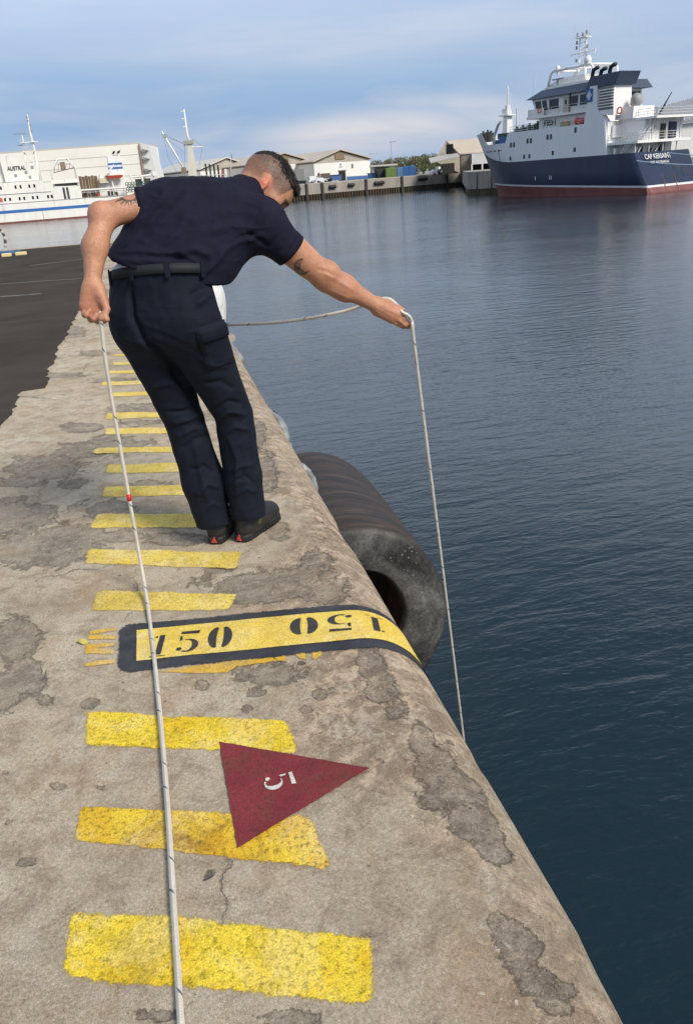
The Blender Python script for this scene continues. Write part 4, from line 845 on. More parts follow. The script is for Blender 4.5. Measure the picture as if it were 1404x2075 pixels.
# ------------------------------------------------------------------ the measuring rope
def rope_mat():
    m, nt, b, out = newmat('braided_rope'); uvn = N(nt, 'ShaderNodeTexCoord').outputs['UV']
    mp_ = N(nt, 'ShaderNodeMapping', inp={'Scale': (1, 1, 1)}); L(nt, uvn, mp_.inputs[0]); sp_ = N(nt, 'ShaderNodeSeparateXYZ'); L(nt, uvn, sp_.inputs[0])
    u, v = sp_.outputs['X'], sp_.outputs['Y']          # u round the rope 0..1, v metres along it
    a = math_(nt, 'SINE', math_(nt, 'MULTIPLY', math_(nt, 'ADD', math_(nt, 'MULTIPLY', v, 85.0), u), 6.2832*2)); c_ = math_(nt, 'SINE', math_(nt, 'MULTIPLY', math_(nt, 'SUBTRACT', math_(nt, 'MULTIPLY', v, 85.0), u), 6.2832*2))
    br = math_(nt, 'MULTIPLY', a, c_)
    crd = N(nt, 'ShaderNodeTexCoord').outputs['Object']; n1 = noise(nt, 18, 5, .6, 0, crd)
    col = rampo(nt, n1, [(.3, (.66,.60,.51)), (.7, (.82,.77,.68))]); col = mix(nt, rampo(nt, math_(nt, 'MULTIPLY_ADD', br, .5, .5), [(.15, (.32,)*3), (.6, (0,)*3)]), col, (.40,.35,.29))
    ph = math_(nt, 'FRACT', math_(nt, 'ADD', math_(nt, 'MULTIPLY', v, 21.0), u)); ph2 = math_(nt, 'FRACT', math_(nt, 'ADD', u, math_(nt, 'MULTIPLY', v, 9.0)))
    fk = math_(nt, 'MULTIPLY', math_(nt, 'LESS_THAN', ph, .16), math_(nt, 'LESS_THAN', ph2, .22)); col = mix(nt, math_(nt, 'MULTIPLY', fk, .85), col, (.05,.09,.14))
    L(nt, col, b.inputs['Base Color']); b.inputs['Roughness'].default_value = .85; bump(nt, br, b, .6, .003); return m
def spline(pts, n=10):
    P = [A3(p) for p in pts]; P = [2*P[0]-P[1]]+P+[2*P[-1]-P[-2]]; out = []
    for i in range(1, len(P)-2):
        for t in np.linspace(0, 1, n, endpoint=False):
            a, b, c, d = P[i-1:i+3]; out.append(.5*((2*b)+(-a+c)*t+(2*a-5*b+4*c-d)*t*t+(-a+3*b-3*c+d)*t**3))
    return out+[P[-2]]
RR = .0072
g = lambda px, py: A3(at(px, py, RR+.004))
hL, = [PD(206,640,2.800)]
pts = [2*g(367,2075)-g(352,1830), g(367,2075), g(352,1830), g(339,1620), g(322,1420), g(303,1250), PD(289,1160,2.70), PD(262,1008,2.755), PD(235,855,2.785), PD(215,735,2.795), PD(207,668,2.797), PD(203.5,641,2.797), PD(204.5,633,2.83), PD(206,634,2.88), PD(212,637,2.97),
       PD(252,632,3.08), PD(300,650,3.36), PD(400,672,3.46), PD(455,659,3.44), PD(540,655,3.42), PD(620,646,3.40), PD(700,630,3.38), PD(745,614,3.345), PD(772,605.5,3.325), PD(790,607,3.312), PD(803,618,3.30), PD(814,632,3.255), PD(826,639,3.248), PD(832,647,3.255), PD(836,661,3.265), PD(842,720,3.29)]
wend = at(975, 1800, WZ-.3); p0, p1 = pts[-1], A3(wend)
for t in (.25, .5, .75, 1.0): pts.append(p0+(p1-p0)*t+A3((.0, -.05, 0))*math.sin(t*math.pi)*.3)
pth = spline(pts, 12); dl = np.concatenate([[0], np.cumsum([np.linalg.norm(b-a) for a, b in zip(pth[:-1], pth[1:])])])
mb = MB(); NS = 10
mb.tube(pth, RR, NS+1, cap=False); mb.uv = [(k/NS, dl[i]) for i in range(len(pth)) for k in range(NS+1)]
# close the seam: the ring carries one doubled vertex so the braid pattern wraps
vv = []
for i in range(len(pth)):
    r_ = [np.array(x) for x in mb.v[i*(NS+1):(i+1)*(NS+1)]]; c = sum(r_)/(NS+1); u = r_[0]-c; t = unit(pth[min(i+1, len(pth)-1)]-pth[max(i-1, 0)]); u = unit(u-t*(u @ t)); w = np.cross(t, u)
    vv += [pth[i]+RR*(u*math.cos(2*math.pi*k/NS)+w*math.sin(2*math.pi*k/NS)) for k in range(NS+1)]
mb.v = [tuple(x) for x in vv]; mb.f = [(i*(NS+1)+k, i*(NS+1)+k+1, (i+1)*(NS+1)+k+1, (i+1)*(NS+1)+k) for i in range(len(pth)-1) for k in range(NS)]
ROPE = thing('rope', (.02, .3, 0), 'off-white braided rope with red tape, held in both hands above the water', 'rope')
mb.build('braid', rope_mat(), ROPE, True, fix=False)
k = int(np.argmin([np.linalg.norm(p-PD(262,1008,2.755)) for p in pth])); d = unit(pth[k+1]-pth[k-1]); mb = MB(); mb.tube([pth[k]-d*.013, pth[k], pth[k]+d*.013], RR+.0014, 14); mb.build('rope_tape', M('red_tape', (.55,.02,.025), .45), ROPE, True)
# ------------------------------------------------------------------ fender, shackles, bollard on our quay
def rubber_mat():
    m, nt, b, out = newmat('weathered_rubber'); uvn = N(nt, 'ShaderNodeTexCoord').outputs['UV']; crd = N(nt, 'ShaderNodeTexCoord').outputs['Object']
    fc = N(nt, 'ShaderNodeAttribute', attribute_name='face').outputs['Fac']
    mp_ = N(nt, 'ShaderNodeMapping', inp={'Scale': (1.3, 11, 1), 'Rotation': (0, 0, .10)}); L(nt, uvn, mp_.inputs[0]); st = noise(nt, 1.6, 10, .72, .7, mp_.outputs[0])
    side = rampo(nt, st, [(.28, (.008,.007,.006)), (.45, (.024,.018,.015)), (.58, (.050,.034,.026)), (.74, (.11,.09,.08))])
    mp2_ = N(nt, 'ShaderNodeMapping', inp={'Scale': (.9, 9, 1)}); L(nt, uvn, mp2_.inputs[0])
    side = mix(nt, math_(nt, 'MULTIPLY', rampo(nt, noise(nt, 1.3, 6, .6, .5, mp2_.outputs[0]), [(.52, (0,)*3), (.70, (1,)*3)]), .55), side, (.105,.040,.022))
    n1 = noise(nt, 3.2, 8, .66, .4, crd); n2 = noise(nt, 55, 6, .75, 0, crd)
    face = rampo(nt, n1, [(.42, (.012,.012,.012)), (.52, (.055,.053,.051)), (.68, (.15,.145,.14))]); face = mix(nt, 1.0, face, rampo(nt, n2, [(.32, (.45,)*3), (.62, (1.35,)*3)]), 'MULTIPLY')
    vo = N(nt, 'ShaderNodeTexVoronoi', inp={'Scale': 38.0}); L(nt, crd, vo.inputs['Vector'])
    face = mix(nt, math_(nt, 'MULTIPLY', rampo(nt, vo.outputs['Distance'], [(.16, (1,)*3), (.24, (0,)*3)]), rampo(nt, noise(nt, 5, 3, .5, 0, crd), [(.45, (0,)*3), (.6, (.8,)*3)])), face, (.20,.195,.185))
    L(nt, mix(nt, fc, side, face), b.inputs['Base Color']); b.inputs['Roughness'].default_value = .62
    bump(nt, math_(nt, 'ADD', st, math_(nt, 'MULTIPLY', n2, .5)), b, .5, .008); return m
FEN = thing('fender', (.85, 4.8, -1.03), 'huge hollow black rubber cylinder fender hanging against the quay wall', 'fender')
mb = MB(); NF = 64; prof = [(.30, 4.62, 0), (.30, 4.06, 0), (.315, 4.015, .6), (.335, 4.0, 1), (.45, 3.998, 1), (.575, 4.0, 1), (.60, 4.012, .5), (.612, 4.04, 0)]
prof += [(.612, y, 0) for y in np.linspace(4.2, 5.45, 10)]+[(.605, 5.56, 0), (.58, 5.6, 1), (.45, 5.602, 1), (.31, 5.6, 1), (.30, 5.55, 0), (.30, 4.62, 0)]
fa, uvs = [], []
for r, y, fc in prof:
    for k in range(NF+1):
        t = 2*math.pi*k/NF; rr = r*(1+.012*math.sin(3*t+y)+.006*math.sin(7*t+2*y)); inn = max(0, (.46-r)/.16) if r < .46 else 0
        mb.v.append((.845+rr*.965*math.cos(t)+.02*inn, y, -1.05+rr*1.015*math.sin(t)+.03*inn-.012*(y-4))); fa.append(fc); uvs.append((k/NF*3.8, y))
m_ = NF+1; mb.f = [(i*m_+k, i*m_+k+1, (i+1)*m_+k+1, (i+1)*m_+k) for i in range(len(prof)-1) for k in range(NF)]; mb.uv = uvs; mb.att = {'face': ('F', fa)}
mb.build('rubber_cylinder', rubber_mat(), FEN, True)
def chain(mb, a, b, r, lk):
    a, b = A3(a), A3(b); n = int(np.linalg.norm(b-a)/(lk*1.3)); d = unit(b-a); u = unit(np.cross(d, (0.2, .3, 1))); w = np.cross(d, u)
    for i in range(n):
        c = a+(b-a)*(i+.5)/n; s = u if i % 2 else w; mb.tube([c+d*lk*.55*math.cos(t)*1.35+s*lk*.42*math.sin(t) for t in np.linspace(0, 2*math.pi, 13)], r, 6, False)
GALV = M('galvanised_steel', (.27,.285,.285), .55, .35, var=.28, scale=9, bmp=.003, bscale=60, rust=.35)
mb = MB(); chain(mb, (.55, 4.9, -.28), (.50, 4.62, -.8), .016, .075); mb.build('chain', GALV, FEN, True)
def shackle(px, loc_y, lab, kind):
    P0 = lambda x, y, X: on_plane(x, y, (X, 0, 0), A3((1, 0, 0)))
    if kind == 'lobe':
        P = [cone(P0(545,838,.74), P0(568,868,.78), .042, .074, .03, A3((1,0,0)), .7), cone(P0(562,862,.78), P0(574,890,.78), .078, .076, .03, A3((1,0,0)), .75), cone(P0(540,832,.72), P0(552,850,.76), .03, .035, .02), ball(P0(584,905,.80), .035, .02), ball(P0(572,880,.845), .032, .01, 'sub')]
        loc = P0(566,868,.78)
    elif kind == 'ring':
        ps = [P0(x, y, X) for x, y, X in ((600,941,.71),(612,947,.75),(623,957,.78),(632,973,.79),(636,990,.78),(637,1006,.74),(634,1020,.68))]; P = [cone(a, b, .026, .026, .012) for a, b in zip(ps[:-1], ps[1:])]; loc = ps[3]
    else:
        P = [cone(P0(466,702,.72), P0(480,730,.76), .05, .085, .04), ball(P0(484,742,.78), .07, .04), cone(P0(470,718,.70), P0(488,760,.74), .04, .05, .03)]; loc = P0(478,728,.76)
    t = thing('fender_shackle', loc, lab, 'shackle', 'galvanised shackles holding the fender chain')
    V, Q = nets(P, .008, 1); V = wob(V, Q, lambda v: .004*vnoise(v, (18,18,18))); mesh_obj('shackle_body', V, Q, GALV, t)
    if kind == 'lobe':
        mb = MB(); c = P0(551,842,.77); mb.tube([c, c+A3((.035,-.02,.03))], .022, 8); mb.tube([c+A3((-.03,.03,.0)), c+A3((.0,.02,.035))], .014, 8); mb.build('bolt', M('worn_bolt', (.12,.12,.12), .5, .5), t)
    elif kind == 'ring':
        mb = MB(); mb.tube([loc+A3((-.10,.02,.0)), loc+A3((-.02,0,0))], .018, 8); mb.build('pin', GALV, t)
    else:
        mb = MB(); c = P0(476,716,.78); mb.tube([c, c+A3((.05,-.02,.03))], .03, 8); mb.build('bolt', M('worn_bolt', (.12,.12,.12), .5, .5), t)
shackle(0, 0, 'grey lobed shackle with a dark bolt, at the far end of the black fender', 'lobe')
shackle(0, 0, 'curved grey steel bow hugging the quay nose above the middle of the fender', 'ring')
shackle(0, 0, 'whitish grey shackle farther along the quay edge below the white bollard', 'far')
bw = thing('bollard', (.33, 8, 0), 'white painted mooring bollard behind the hip of the person in navy', 'bollard')
BW = M('chipped_white_paint', (.66,.66,.64), .55, var=.14, scale=7, rust=.2, bmp=.003)
mb = MB(); mb.lathe([(0,.66), (.07,.655), (.14,.63), (.20,.585), (.245,.52), (.262,.44), (.262,.34), (.25,.25), (.235,.16), (.225,.05), (.24,.03)], (.375,8,0), 32); mb.build('post', BW, bw, True)
mb = MB(); mb.lathe([(.22,.05), (.31,.045), (.33,.03), (.33,.0)], (.36,8,0), 32); mb.build('base_flange', M('rusty_flange', (.30,.25,.2), .7, rust=.6), bw, True)
# striped hoop at the end of the apron
hp_ = [at(12,500), ]; c0 = at(12, 500); hb_ = thing('hoop_rail', c0, 'bent rail hoop with light and dark bands at the far asphalt corner', 'rail')
Dh = float(c0[:2] @ _hz); pth_ = spline([atD(12,501,Dh), atD(11,486,Dh), atD(7,473,Dh), atD(0,465,Dh), atD(-8,463,Dh), atD(-16,468,Dh), atD(-20,482,Dh), atD(-20,503,Dh)], 6)
mb = MB(); mb.tube(pth_, .045, 8); mb.build('hoop', M('hoop_dark', (.09,.075,.06), .6), hb_, True)
mb = MB()
for k in range(0, len(pth_)-3, 6): mb = MB(); mb.tube(pth_[k:k+4], .048, 8); mb.build('hoop_band', M('hoop_light', (.55,.50,.40), .6), hb_, True)
# a dry leaf by the old number and a few crumbs of concrete
c = at(43, 1303)
c = at(170, 1303); d = A3((.03, -.012, 0)); s = A3((.005, .013, 0)); mb = MB(); g_ = []
for i in range(7):
    w = math.sin(math.pi*(i+.35)/6.8); p = c+d*(i/3-1)*.75+A3((0,0,.006+.006*math.sin(i))); g_ += [p-s*w, p+A3((0,0,-.002)), p+s*w]
mb.add(g_, [(3*i+k, 3*i+k+1, 3*i+k+4, 3*i+k+3) for i in range(6) for k in range(2)]); tag(mb.build('leaf', M('dry_leaf', (.50,.42,.10), .7), loc=c), 'small curled dry yellow leaf beside the faded yellow number', 'leaf')

# ------------------------------------------------------------------ far shore
FQ0, FQ1 = A3((14, 225, 0)), A3((99, 251.5, 0)); fd = unit(FQ1-FQ0); fn = A3((-fd[1], fd[0], 0))
GROUND = M('dusty_yard', (.27,.24,.20), .9, var=.2, scale=.05)
mb = MB(); mb.add([FQ0-fd*.0+fn*1.2+(0,0,-.02), FQ1+fn*1.2+(0,0,-.02), (100,240,-.02), (1200,240,-.02), (2500,3500,-.02), (-2500,3500,-.02), (-700,256,-.02), (14,256,-.02)], [tuple(range(8))])
for a_, b_ in zip(mb.v[:4]+mb.v[6:8], mb.v[1:4]+[None]+mb.v[7:8]+mb.v[:1]):
    if b_ is not None: mb.quad(a_, b_, (b_[0], b_[1], -7), (a_[0], a_[1], -7))
tag(mb.build('ground', GROUND, fix=False), kind='structure')
def wallmat():
    m, nt, b, out = newmat('stained_quay_wall'); crd = N(nt, 'ShaderNodeTexCoord').outputs['Object']; sp_ = N(nt, 'ShaderNodeSeparateXYZ'); L(nt, crd, sp_.inputs[0])
    mp_ = N(nt, 'ShaderNodeMapping', inp={'Scale': (1, 1, .22)}); L(nt, crd, mp_.inputs[0]); n1 = noise(nt, .35, 8, .65, .3, mp_.outputs[0]); n2 = noise(nt, .9, 7, .7, .3, mp_.outputs[0])
    c = rampo(nt, n1, [(.3, (.21,.19,.165)), (.7, (.37,.345,.31))]); c = mix(nt, math_(nt, 'MULTIPLY', rampo(nt, n2, [(.56, (0,)*3), (.68, (1,)*3)]), .8), c, (.36,.17,.06))
    L(nt, c, b.inputs['Base Color']); b.inputs['Roughness'].default_value = .9; bump(nt, n2, b, .5, .1); return m
WM = wallmat(); DKW = M('weedy_pile_face', (.075,.055,.035), .9, var=.5, scale=.8, streak=True)
fw = thing('quay_wall', FQ0, 'long stained grey concrete quay wall across the harbour below the warehouses', 'wall')
Lq = np.linalg.norm(FQ1-FQ0); mb = MB()
seg = 10.4; n_ = int(Lq/seg)
for i in range(n_+1):
    a, e = i*seg, min(Lq, (i+1)*seg)-.06
    if e > a: mb.box(FQ0+fd*(a+e)/2+fn*.6+A3((0,0,-1.35)), (e-a, 1.2, 2.7), np.stack([fd, fn, (0,0,1)]))
mb.build('concrete_face', WM, fw)
mb = MB()
for i in range(int(Lq/.9)): mb.tube([FQ0+fd*(i*.9+.45)+fn*.35+A3((0,0,-2.7)), FQ0+fd*(i*.9+.45)+fn*.35+A3((0,0,-5.5))], .33, 6)
mb.box(FQ0+fd*Lq/2+fn*1.1+A3((0,0,-4)), (Lq, .5, 2.6), np.stack([fd, fn, (0,0,1)])); mb.build('sheet_piles', DKW, fw)
mb = MB(); mb.box(FQ0+fd*Lq/2+fn*.55+A3((0,0,.09)), (Lq, .5, .18), np.stack([fd, fn, (0,0,1)])); mb.build('kerb', M('pale_kerb', (.42,.39,.34), .9), fw)
def along(px):
    r = ray(px, 375); t = ((FQ0-CP) @ fn)/(r @ fn); return float((CP+r*t-FQ0) @ fd)
for px in (620, 652, 741, 814, 905):
    p = FQ0+fd*along(px)-fn*.25; o = thing('fender_pile', p+A3((0,0,-4)), {620:'dark upright timber pile on the far wall, nearest the hair of the person',652:'dark upright pile on the far wall, second from the left',741:'dark upright pile on the far wall under the white gabled warehouse',814:'dark upright pile on the far wall under the blue containers',905:'dark upright pile on the far wall under the parked cars'}[px], 'pile', 'upright piles on the far quay wall')
    mb = MB(); mb.box(p+A3((0,0,-2.2)), (.7, .45, 4.6), np.stack([fd, fn, (0,0,1)])); mb.build('timber', M('dark_timber', (.045,.043,.042), .85, var=.4), o, bevel=.05); mb = MB(); mb.box(p+A3((0,0,.16)), (.8, .5, .1), np.stack([fd, fn, (0,0,1)])); mb.build('pile_cap', M('dark_cap', (.07,.065,.06), .8), o)
for px, zz, ln in ((597,-1.5,1.7), (672,-1.15,2.2), (710,-1.05,2.0), (767,-1.1,3.4), (855,-.95,3.2)):
    p = FQ0+fd*along(px)-fn*.45+A3((0,0,zz)); mb = MB(); mb.tube([p-fd*ln/2, p-fd*(ln/2-.15), p+fd*(ln/2-.15), p+fd*ln/2], [.36,.46,.46,.36], 14); mb.tube([p-fd*ln/2.6, p-fd*ln/2.6+fn*.5+A3((0,0,.7))], .05, 5); mb.tube([p+fd*ln/2.6, p+fd*ln/2.6+fn*.5+A3((0,0,.7))], .05, 5)
    tag(mb.build('wall_fender', M('black_fender', (.018,.018,.018), .7), loc=p), {597:'short black fender on the far wall, just right of the fringe of hair',672:'short black cylinder fender hanging under the lorries',710:'short black cylinder fender hanging under the white warehouse door',767:'long black cylinder fender hanging below the small white shed',855:'long black cylinder fender hanging below the white parked cars'}[px], 'fender', 'black fenders on the far quay wall')
# projecting pier head by the bow of the blue ship
pr_ = thing('pier_head', (68, 168, -4), 'block of grey concrete pier jutting out beside the bow of the blue ship', 'pier')
mb = MB(); P_ = [(66.6,168.8), (70.6,160.4), (96,172), (104,250), (97,250.5)]; mb.prism([(x, y, -2.9) for x, y in P_], (0, 0, 3.35)); mb.build('concrete_face', WM, pr_); mb = MB(); mb.prism([(66.75+.0,169,-5.5), (70.7,160.7,-5.5), (95.8,172.2,-5.5), (103.5,249,-5.5), (97.2,249,-5.5)], (0,0,2.6)); mb.build('dark_footing', DKW, pr_)
for t in (.3, .72): p = A3((66.6,168.8,0))*(1-t)+A3((70.6,160.4,0))*t; mb = MB(); mb.box(p+A3((-.12,-.06,-1.3)), (.16,.16,3.3)); mb.build('wall_strip', M('dark_timber', (.045,.043,.042), .85), pr_)

WHW = M('warehouse_white', (.76,.745,.70), .7, var=.08, scale=.15, streak=True); GBL = M('gable_sheeting', (.40,.36,.31), .75, var=.15, scale=.3, streak=True); BRP = M('brown_vent_panel', (.22,.155,.09), .8)
RFB = M('beige_roof_sheet', (.50,.43,.35), .65, var=.1, scale=.2); DKG = M('dark_opening', (.012,.012,.013), .8); BLU = M('blue_plinth', (.05,.13,.32), .6)
def fx(p, D): return atD(p[0], p[1], D)
def gable(name, lab, apex, le, re, base_y, D, depth, panel=None, door=None, wallx=None, roof=RFB, trim=True, plinth=True):
    a, l, r = fx(apex, D+6), fx(le, D), fx(re, D+12); u = unit((r-l)*A3((1,1,0))); back = A3((-u[1], u[0], 0))*depth
    if back[1] < 0: back = -back
    zl = (l[2]+r[2])/2; l = A3((l[0], l[1], zl)); r = A3((r[0], r[1], zl)); mid = (l+r)/2; a = A3((mid[0]*.0+a[0], mid[1]*.0+a[1], a[2])); a = l+u*((a-l) @ u); a[2] = fx(apex, D)[2]
    t = thing(name, A3((l[0], l[1], 0)), lab, 'warehouse'); wl, wr = l+u*.7, r-u*.7; zc = zl-.5
    g0 = lambda p: A3((p[0], p[1], 0)); mb = MB(); z1 = lambda p, z: A3((p[0], p[1], z))
    mb.prism([g0(wl), g0(wr), z1(wr, zc), z1(wl, zc)], back); mb.build('wall', WHW, t)
    ins = back/depth*.15; mb = MB(); mb.prism([z1(wl, zc)+ins, z1(wr, zc)+ins, z1(wr, zl-.2)+ins, a-A3((0,0,.35))+ins, z1(wl, zl-.2)+ins], back-ins*2); mb.build('gable_end', GBL, t)
    up = A3((0,0,.35)); mb = MB(); fo = -back/depth*.8; mb.prism([l+fo, a+fo, a+up+fo, l+up+fo], back+fo*-2); mb.build('roof', roof, t); mb = MB(); mb.prism([a+fo, r+fo, r+up+fo, a+up+fo], back+fo*-2); mb.build('roof', roof, t)
    out = -back/depth*.12
    if panel: x0, x1 = panel; p0, p1 = a+u*x0, a+u*x1; mb = MB(); mb.prism([z1(p0, zl+.5)+out*.3, z1(p1, zl+.5)+out*.3, z1(p1, a[2]-.7-abs(x1)*.3)+out*.3, a-A3((0,0,.6))+out*.3, z1(p0, a[2]-.7-abs(x0)*.3)+out*.3], out); mb.build('vent_panel', BRP, t)
    if door: x0, x1, h = door; p0, p1 = a+u*x0, a+u*x1; mb = MB(); mb.prism([g0(p0), g0(p1), z1(p1, h), z1(p0, h)], out); mb.build('door', DKG, t); mb = MB(); mb.prism([z1(p0, h)-u*.3, z1(p1, h)+u*.3, z1(p1, h+.3)+u*.3, z1(p0, h+.3)-u*.3], out*1.6); mb.build('door_lintel', M('grey_lintel', (.25,.24,.23), .7), t)
    if plinth: mb = MB(); e = door[1]+.4 if door else 1; p0 = a+u*e; mb.prism([g0(p0), g0(wr), z1(wr, 1.1), z1(p0, 1.2)], out*.8); mb.build('plinth', BLU, t); 
    return t, a, u, out, zl, wl, wr
t, a, u, out, zl, wl, wr = gable('warehouse', 'white gabled warehouse with an open dark door and blue plinth, across the harbour', (686.6,303.5), (632,327.5), (752.5,323.5), 360, 300, 60, (-2.1, 1.8), (-1.0, 1.8, 3.2))
q_ = a+u*4.8+out; mb = MB(); mb.box(A3((q_[0], q_[1], 4.6)), (.7, .2, 1.3), np.stack([u, A3((-u[1],u[0],0)), (0,0,1)])); mb.build('shutter', M('grey_shutter', (.20,.19,.18), .7), t)
EMB = M('blue_emblem', (.24,.33,.55), .6)
def emblem(t, p, u, out): mb = MB(); c = p+out*.7; mb.prism([c+u*.42*math.cos(k)+A3((0,0,.42*math.sin(k))) for k in np.linspace(0, 6.283, 9)[:-1]], out*.4); mb.box(c-A3((0,0,.75)), (1.4, .25, .16), np.stack([u, A3((-u[1],u[0],0)), (0,0,1)])); mb.build('emblem', EMB, t)
emblem(t, A3((a[0], a[1], 5.3)), u, out)
t, a, u, out, zl, wl, wr = gable('warehouse', 'second white gabled warehouse partly hidden by the head of the person', (575,310), (516,334), (632,327.5), 360, 302, 60, (-2.4, 1.8), None, plinth=False); emblem(t, A3((a[0]+u[0]*4.2, a[1]+u[1]*4.2, 4.9)), u, out)
mb = MB(); mb.prism([A3((wl[0],wl[1],3.6))+out*.5, A3((wr[0],wr[1],3.6))+out*.5, A3((wr[0],wr[1],3.75))+out*.5, A3((wl[0],wl[1],3.75))+out*.5], out); mb.build('wall_band', GBL, t)
t3 = gable('warehouse', 'beige gabled warehouse behind the white ship with the derrick', (459.5,319), (402,345), (512,338), 372, 320, 50, None, None, plinth=False, roof=M('pale_roof', (.55,.53,.48), .6))
# weathered shed with long roof, lean-to and white annex
sh_ = thing('shed', fx((893,340),262), 'weathered grey wooden shed with a beige roof left of the blue ship', 'shed'); D = 258
A_, L0, R0_ = fx((909,287),D), fx((892,317),D), fx((934,311),D-4); WD = M('weathered_boards', (.20,.175,.15), .9, var=.3, scale=.7, streak=True)
dv = unit(A3((.93,-.36,0)))*15; g0 = lambda p: A3((p[0], p[1], 0))
mb = MB(); mb.prism([g0(L0), g0(R0_), R0_, A_, L0], dv); mb.build('wall', WD, sh_)
nn = A3((0,0,.35)); ov = -dv/15*.8; mb = MB(); mb.prism([A_+ov, R0_+(R0_-A_)*.08+ov, R0_+(R0_-A_)*.08+nn+ov, A_+nn+ov], dv*1.05); mb.prism([A_+ov, L0+(L0-A_)*.05+ov, L0+(L0-A_)*.05+nn+ov, A_+nn+ov], dv*1.05); mb.build('roof', RFB, sh_)
p = (L0+R0_)/2; mb = MB(); mb.box(p+A3((0,-.4,1.2))-dv/15*.4, (2.0,.3,3.4), np.stack([unit(R0_-L0), dv/15, (0,0,1)])); mb.build('window', DKG, sh_)
qa, qb = R0_+dv*.2-A3((0,0,1.6)), R0_+dv-A3((0,0,1.6)); ow = A3((-.36,-.93,0))*4.5
mb = MB(); mb.prism([A3((qa[0],qa[1],qa[2]-1.6)), A3((qb[0],qb[1],qb[2]-1.6)), A3((qb[0],qb[1],qb[2]+1.2)), A3((qa[0],qa[1],qa[2]+1.2))], ow); mb.build('annex', M('annex_white', (.60,.60,.58), .7, var=.1, scale=.4), sh_)
for k in range(5): c = qa+(qb-qa)*(k/4)+ow; mb = MB(); mb.box(A3((c[0], c[1], (qa[2]-1.6)/2)), (.35,.35,qa[2]-1.6)); mb.build('annex_post', M('annex_white', (.6,.6,.58), .7), sh_)
mb = MB(); c = (qa+qb)/2; mb.box(A3((c[0],c[1],1.5)), (11,.3,2.6), np.stack([dv/15, A3((dv[1],-dv[0],0))/34, (0,0,1)])); mb.build('open_bay', DKG, sh_)
ls = thing('lean_to', fx((875,342),250), 'low lean-to with a grey sheet roof in front of the weathered shed', 'shelter'); a, b_ = fx((872,331),250), fx((931,318.5),250)
mb = MB(); mb.prism([a, b_, b_+(0,0,.3), a+(0,0,.3)], (1.5,6,1.2)); mb.build('roof', M('grey_sheet', (.42,.40,.37), .6), ls); mb = MB(); mb.prism([g0(a)+(8,0,0), g0(b_), b_-(0,0,.05), a+(b_-a)*.22-(0,0,.05)], (.4,3,0)); mb.build('wall', M('ochre_wall', (.42,.36,.26), .8), ls); mb = MB(); c = a+(b_-a)*.62; mb.box(A3((c[0],c[1]-.2,1.4)), (4,.3,2.8)); mb.build('door', DKG, ls)
def boxhouse(name, lab, cat, x0, x1, ytop, D, depth, mat, group=None, extra=None, h=None):
    a, b_ = fx((x0, ytop), D), fx((x1, ytop-(x1-x0)*.072), D); z = (a[2]+b_[2])/2 if h is None else h; t = thing(name, g0(a), lab, cat, group); mb = MB(); u = unit((b_-a)*A3((1,1,0))); v = A3((-u[1],u[0],0)); mb.prism([g0(a), g0(b_), A3((b_[0],b_[1],z)), A3((a[0],a[1],z))], v*depth); return t, a, b_, z, u, v, mb
t, a, b_, z, u, v, mb = boxhouse('shed', 'small flat-roofed white shed beside the green container', 'shed', 755, 801, 338, 285, 9, None); mb.build('wall', M('annex_white', (.6,.6,.58), .7), t)
mb = MB(); mb.box((a+b_)/2*A3((1,1,0))+A3((0,0,z+.2))+v*4.2, (np.linalg.norm(b_-a)+1.2, 11, .5), np.stack([u, v, (0,0,1)])); mb.build('roof', M('pale_roof', (.55,.53,.48), .6), t); mb = MB(); c = a+(b_-a)*.3; mb.box(A3((c[0],c[1],2.0))-v*.1, (3.4,.3,3.9), np.stack([u, v, (0,0,1)])); mb.build('door', DKG, t)
for x0, x1, yt, colr, lab in ((782,803,340.5,(.17,.27,.07),'green shipping container beside the small white shed'), (804,816,339.5,(.13,.24,.44),'pale blue shipping container right of the green one'), (816.5,828,337.5,(.05,.16,.40),'blue shipping container in the middle of the blue row'), (828.5,842,336.2,(.045,.15,.38),'blue shipping container at the right end of the row')):
    t, a, b_, z, u, v, mb = boxhouse('shipping_container', lab, 'container', x0, x1, yt, 272, 6, None, 'containers on the far quay'); mb.build('container_body', M('container_'+lab[:6]+str(x0), colr, .55, var=.12, scale=1.2, streak=True, rust=.1), t)
    mb = MB(); n = max(5, int(np.linalg.norm(b_-a)/.35))
    for k in range(n): c = a+(b_-a)*((k+.5)/n); mb.box(A3((c[0],c[1],z/2))-v*.06, (.14,.1,z*.92), np.stack([u,v,(0,0,1)]))
    mb.build('corrugation', M('rib_'+str(x0), tuple(c*.8 for c in colr), .6), t)
